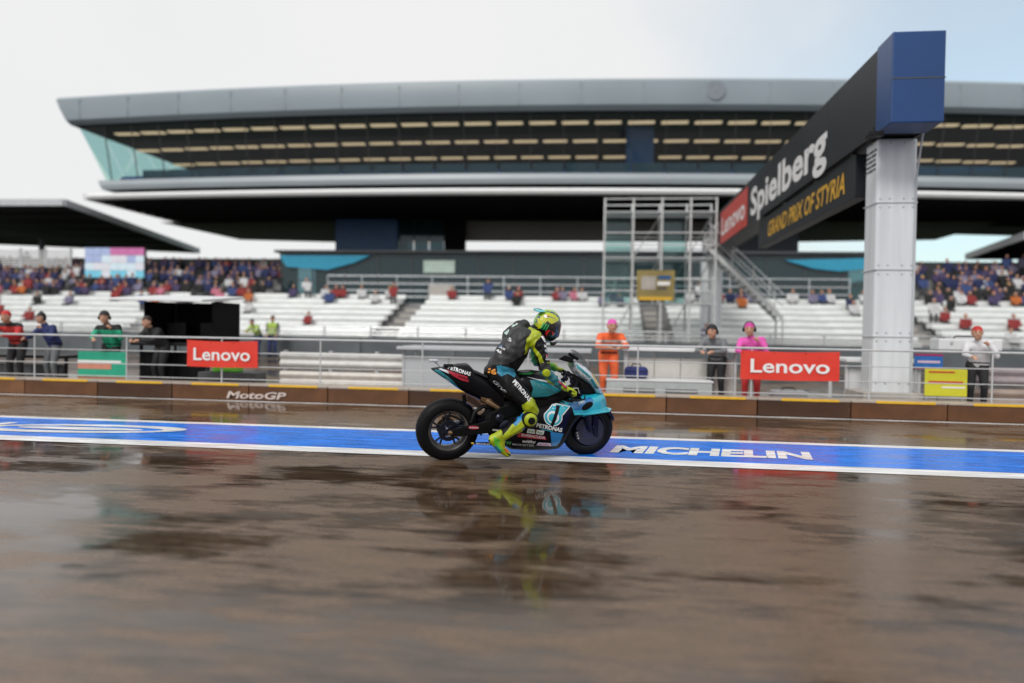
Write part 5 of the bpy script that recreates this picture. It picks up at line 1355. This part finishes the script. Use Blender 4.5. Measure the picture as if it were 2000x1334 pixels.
body_o = link('body', body, rider)
# lettering and patches on the leathers
d = Decals([body_o], lift=0.004, y0=-0.2)
d.text('PETRONAS', (772, 640), (880, 772), 30, P_WHITE, 0.03)
d.text('GIVI', (640, 650), (716, 728), 20, P_SILV, 0.0, 0.2)
d.text('DIXELL', (1012, 462), (1075, 472), 24, P_WHITE, 0.03)
d.text('VR46', (1020, 492), (1078, 494), 14, mat('lime_print', (0.5, 0.6, 0.03), 0.4), 0.02)
d.poly([(990, 295), (1010, 290), (1040, 330), (1020, 340)], P_WHITE); d.poly([(1010, 290), (1030, 296), (1046, 335), (1036, 332)], P_RED)
d.poly([(1010, 355), (1042, 360), (1050, 382), (1014, 374)], P_WHITE); d.circle(1032, 400, 24, P_SILV, ry=12, rot=0.3); d.poly([(1012, 425), (1045, 428), (1048, 440), (1016, 436)], P_RED)
d.poly([(748, 290), (800, 205), (848, 205), (860, 225), (800, 260), (770, 310)], mat('patch_pale', (0.45, 0.60, 0.56), 0.4))
for (a, b_, s_, m_) in (((722, 318), (778, 345), 'NAS', P_WHITE), ((680, 390), (728, 410), 'eneos', P_WHITE), ((650, 418), (706, 440), 'VR46', P_WHITE)): d.text(s_, a, b_, 22, m_, 0.02)
d.poly([(716, 335), (742, 348), (724, 372), (700, 356)], P_RED); d.poly([(690, 365), (724, 380), (708, 398), (676, 380)], P_BLUE)
d.poly([(618, 425), (650, 440), (622, 486), (592, 492)], P_RED)
d.text('46', (596, 588), (660, 594), 38, mat('number_orange', (0.75, 0.30, 0.05), 0.4), 0.05)
d.text('PETRO', (1098, 602), (1160, 655), 16, P_WHITE, 0.02)
d.poly([(1096, 622), (1106, 614), (1172, 668), (1164, 680)], P_RED)
d.poly([(690, 1120), (720, 1110), (728, 1145), (705, 1150)], mat('boot_red', (0.65, 0.08, 0.03), 0.4))
d.build(body_o)
# elbow and knee sliders
def puck(cx, cy, y, r, label, m, ring=None):
    b = MB(); c = S(cx, cy, y); b.lathe([(0, -0.035), (r * 0.75, -0.032), (r, -0.012), (r, 0.03), (0, 0.03)], c=c, n=24); o = b.build(label, m, body_o, smooth=True, sharp=50)
    if ring:
        b = MB(); b.lathe([(r * 0.55, -0.042), (0, -0.045)], c=c, n=20); b.build('slider_face', ring, o)
    return o
puck(1048, 583, -0.335, 0.042, 'elbow_slider', L_LIME)
puck(920, 945, -0.372, 0.088, 'knee_pad', L_BLACK)
puck(926, 942, -0.392, 0.070, 'knee_slider', L_LIME, L_BLACK)
b = MB(); b.hexa([S(600, 1100, -0.37), S(770, 1222, -0.375), S(770, 1222, -0.31), S(600, 1100, -0.30), S(606, 1092, -0.37), S(778, 1212, -0.375), S(778, 1212, -0.31), S(606, 1092, -0.30)]); b.build('boot_sole', M_MATBLACK, body_o, bevel=0.006)
# gloves with five fingers closed on the bar
def glove(cx, cy, y, s, m1, m2):
    g_ = []
    def c3(a, ra, b_, rb, t): g_.append((tuple(a), ra, tuple(b_), rb, t))
    W = S(cx, cy, y)
    K = S(cx + 52, cy + 12, y)
    for f in range(4):
        o_ = Vector((0, s * (f - 1.5) * 0.021, 0))
        c3(W + o_ * 0.7, 0.020, K + o_, 0.016, 0)
        L_ = [1.0, 1.1, 1.05, 0.85][f]
        k1 = K + o_; k2 = k1 + Vector((0.030 * L_, 0, -0.022 * L_)); k3 = k2 + Vector((0.0, 0, -0.030 * L_)); k4 = k3 + Vector((-0.024 * L_, 0, -0.008))
        c3(k1, 0.0125, k2, 0.0115, 1); c3(k2, 0.0115, k3, 0.0105, 1); c3(k3, 0.0105, k4, 0.0095, 1)
    t0 = W + Vector((0.02, -s * 0.030, -0.018)); t1 = t0 + Vector((0.035, -s * 0.012, -0.026)); t2 = t1 + Vector((0.030, 0.0, -0.012))
    c3(t0, 0.016, t1, 0.0135, 0); c3(t1, 0.0130, t2, 0.0115, 0)
    c3(W + Vector((-0.035, 0, 0.025)), 0.040, W, 0.034, 0)
    me, _, _ = fuse(g_, 0.0045, 3, 'glove')
    for m in (m1, m2): me.materials.append(m)
    return link('glove', me, body_o)
glove(1196, 700, -0.318, 1, L_LIME, L_LIME)
glove(1120, 546, 0.345, -1, L_LIME, L_BLACK)

# helmet
HC = S(1052, 214, 0.0)
tilt = rad(14)
hv, hf = [], []
nu, nv_ = 56, 40
def hpoint(th, ph):
    """th azimuth from forward, ph elevation"""
    x = 0.150 * math.cos(ph) * math.cos(th); y = 0.124 * math.cos(ph) * math.sin(th); z = 0.168 * math.sin(ph)
    fwd = max(0.0, math.cos(th)) ** 1.5 * math.cos(ph) ** 0.5
    low = max(0.0, -z) / 0.168
    x += 0.030 * fwd * min(1, low * 2.0)
    y *= 1 - 0.16 * low * fwd
    z -= 0.026 * fwd * low
    back = max(0.0, -math.cos(th)) * low
    z += 0.055 * back * low; x += 0.022 * back
    y *= 1 - 0.18 * low * low
    return Vector((x, y, z))
RT = Matrix.Rotation(tilt, 3, 'Y')
for j in range(nv_ + 1):
    ph = rad(-72 + 162 * j / nv_)
    for i in range(nu): hv.append(HC + RT @ hpoint(2 * math.pi * i / nu, ph))
for j in range(nv_):
    for i in range(nu): hf.append((j * nu + i, j * nu + (i + 1) % nu, (j + 1) * nu + (i + 1) % nu, (j + 1) * nu + i))
hf.append(tuple(range(nu))[::-1]); hf.append(tuple(range(nv_ * nu, (nv_ + 1) * nu)))
b = MB(); b.add(hv, hf)
H_LIME = mat('helmet_lime', (0.20, 0.44, 0.02), 0.2, coat=0.8, var=0.1); H_YEL = mat('helmet_yellow', (0.50, 0.52, 0.01), 0.2, coat=0.8, var=0.08)
H_CYAN = mat('helmet_cyan', (0.16, 0.55, 0.62), 0.2, coat=0.8, var=0.2); H_BLK = mat('helmet_black', (0.008, 0.009, 0.010), 0.2, coat=0.8)
H_RED = mat('helmet_red', (0.60, 0.02, 0.02), 0.2, coat=0.8); H_NAVY = mat('helmet_navy', (0.01, 0.06, 0.16), 0.2, coat=0.8); H_GRN = mat('helmet_green', (0.02, 0.36, 0.10), 0.2, coat=0.8)
hel = b.build('helmet', H_LIME, rider, smooth=True, sharp=80)
d = Decals([hel], lift=0.002, y0=-0.10)
d.poly([(935, 95), (1180, 70), (1190, 190), (1160, 190), (1110, 120), (1040, 110), (990, 140), (940, 170)], H_CYAN)
for (cx, cy, r_, m_) in ((985, 118, 16, H_YEL), (1030, 100, 15, H_YEL), (1085, 105, 15, H_YEL), (1135, 128, 14, H_YEL), (1155, 165, 12, H_LIME), (960, 145, 14, H_LIME), (1060, 92, 10, H_GRN)): d.circle(cx, cy, r_, m_, 14)
d.circle(1070, 195, 88, H_NAVY, ry=84); d.circle(1074, 196, 76, H_YEL, ry=72)
d.poly([(955, 190), (1000, 165), (1008, 240), (980, 260), (958, 250)], H_YEL); d.poly([(950, 200), (985, 195), (965, 225), (950, 230)], H_NAVY)
d.poly([(975, 258), (1010, 235), (1050, 180), (1080, 205), (1150, 180), (1160, 300), (1100, 350), (1010, 300)], H_BLK)
for k in range(3):
    d.poly([(1024 + k * 15, 196 + k * 6), (1034 + k * 15, 192 + k * 8), (1014 + k * 15, 238 + k * 6), (1000 + k * 15, 246 + k * 6)], H_GRN)
d.poly([(1038, 262), (1052, 250), (1072, 252), (1058, 275), (1048, 300), (1038, 285)], H_RED); d.poly([(1080, 252), (1094, 262), (1104, 285), (1096, 300), (1086, 275)], H_RED)
d.circle(1046, 148, 12, P_WHITE, 12); d.poly([(1052, 144), (1062, 140), (1060, 150), (1052, 154)], H_RED)
d.build(hel)
vv, ff = [], []
for j in range(13):
    ph = rad(-30 + 54 * j / 12)
    for i in range(29):
        th = rad(-72 + 144 * i / 28)
        p = hpoint(th, ph); n_ = p.normalized(); vv.append(HC + RT @ (p + n_ * 0.007))
for j in range(12):
    for i in range(28): a = j * 29 + i; ff.append((a, a + 1, a + 30, a + 29))
b = MB(); b.add(vv, ff); vi = b.build('visor', mat('visor_smoke', (0.015, 0.016, 0.020), 0.06, coat=1.0, spec=0.9), hel, smooth=True); sd = vi.modifiers.new('t', 'SOLIDIFY'); sd.thickness = 0.004; sd.offset = -1
b = MB(); b.lathe([(0, -0.012), (0.022, -0.010), (0.026, 0.0), (0.026, 0.01)], c=HC + RT @ (hpoint(rad(-78), rad(-2)) + Vector((0, -0.002, 0))), n=20); b.build('visor_pivot', H_BLK, hel, smooth=True)
b = MB()
sp = [HC + RT @ Vector(p) for p in ((-0.10, -0.085, 0.125), (-0.175, -0.07, 0.105), (-0.175, 0.07, 0.105), (-0.10, 0.085, 0.125), (-0.09, -0.08, 0.145), (-0.180, -0.06, 0.135), (-0.180, 0.06, 0.135), (-0.09, 0.08, 0.145))]
b.hexa(sp); b.build('helmet_spoiler', H_CYAN, hel, bevel=0.008)
b = MB(); b.prism([(p.x, p.z) for p in (HC + RT @ Vector(q) for q in ((0.10, 0, -0.165), (0.165, 0, -0.135), (0.150, 0, -0.185), (0.115, 0, -0.205)))], -0.035, 0.035); b.build('chin_spoiler', H_BLK, hel, bevel=0.008)
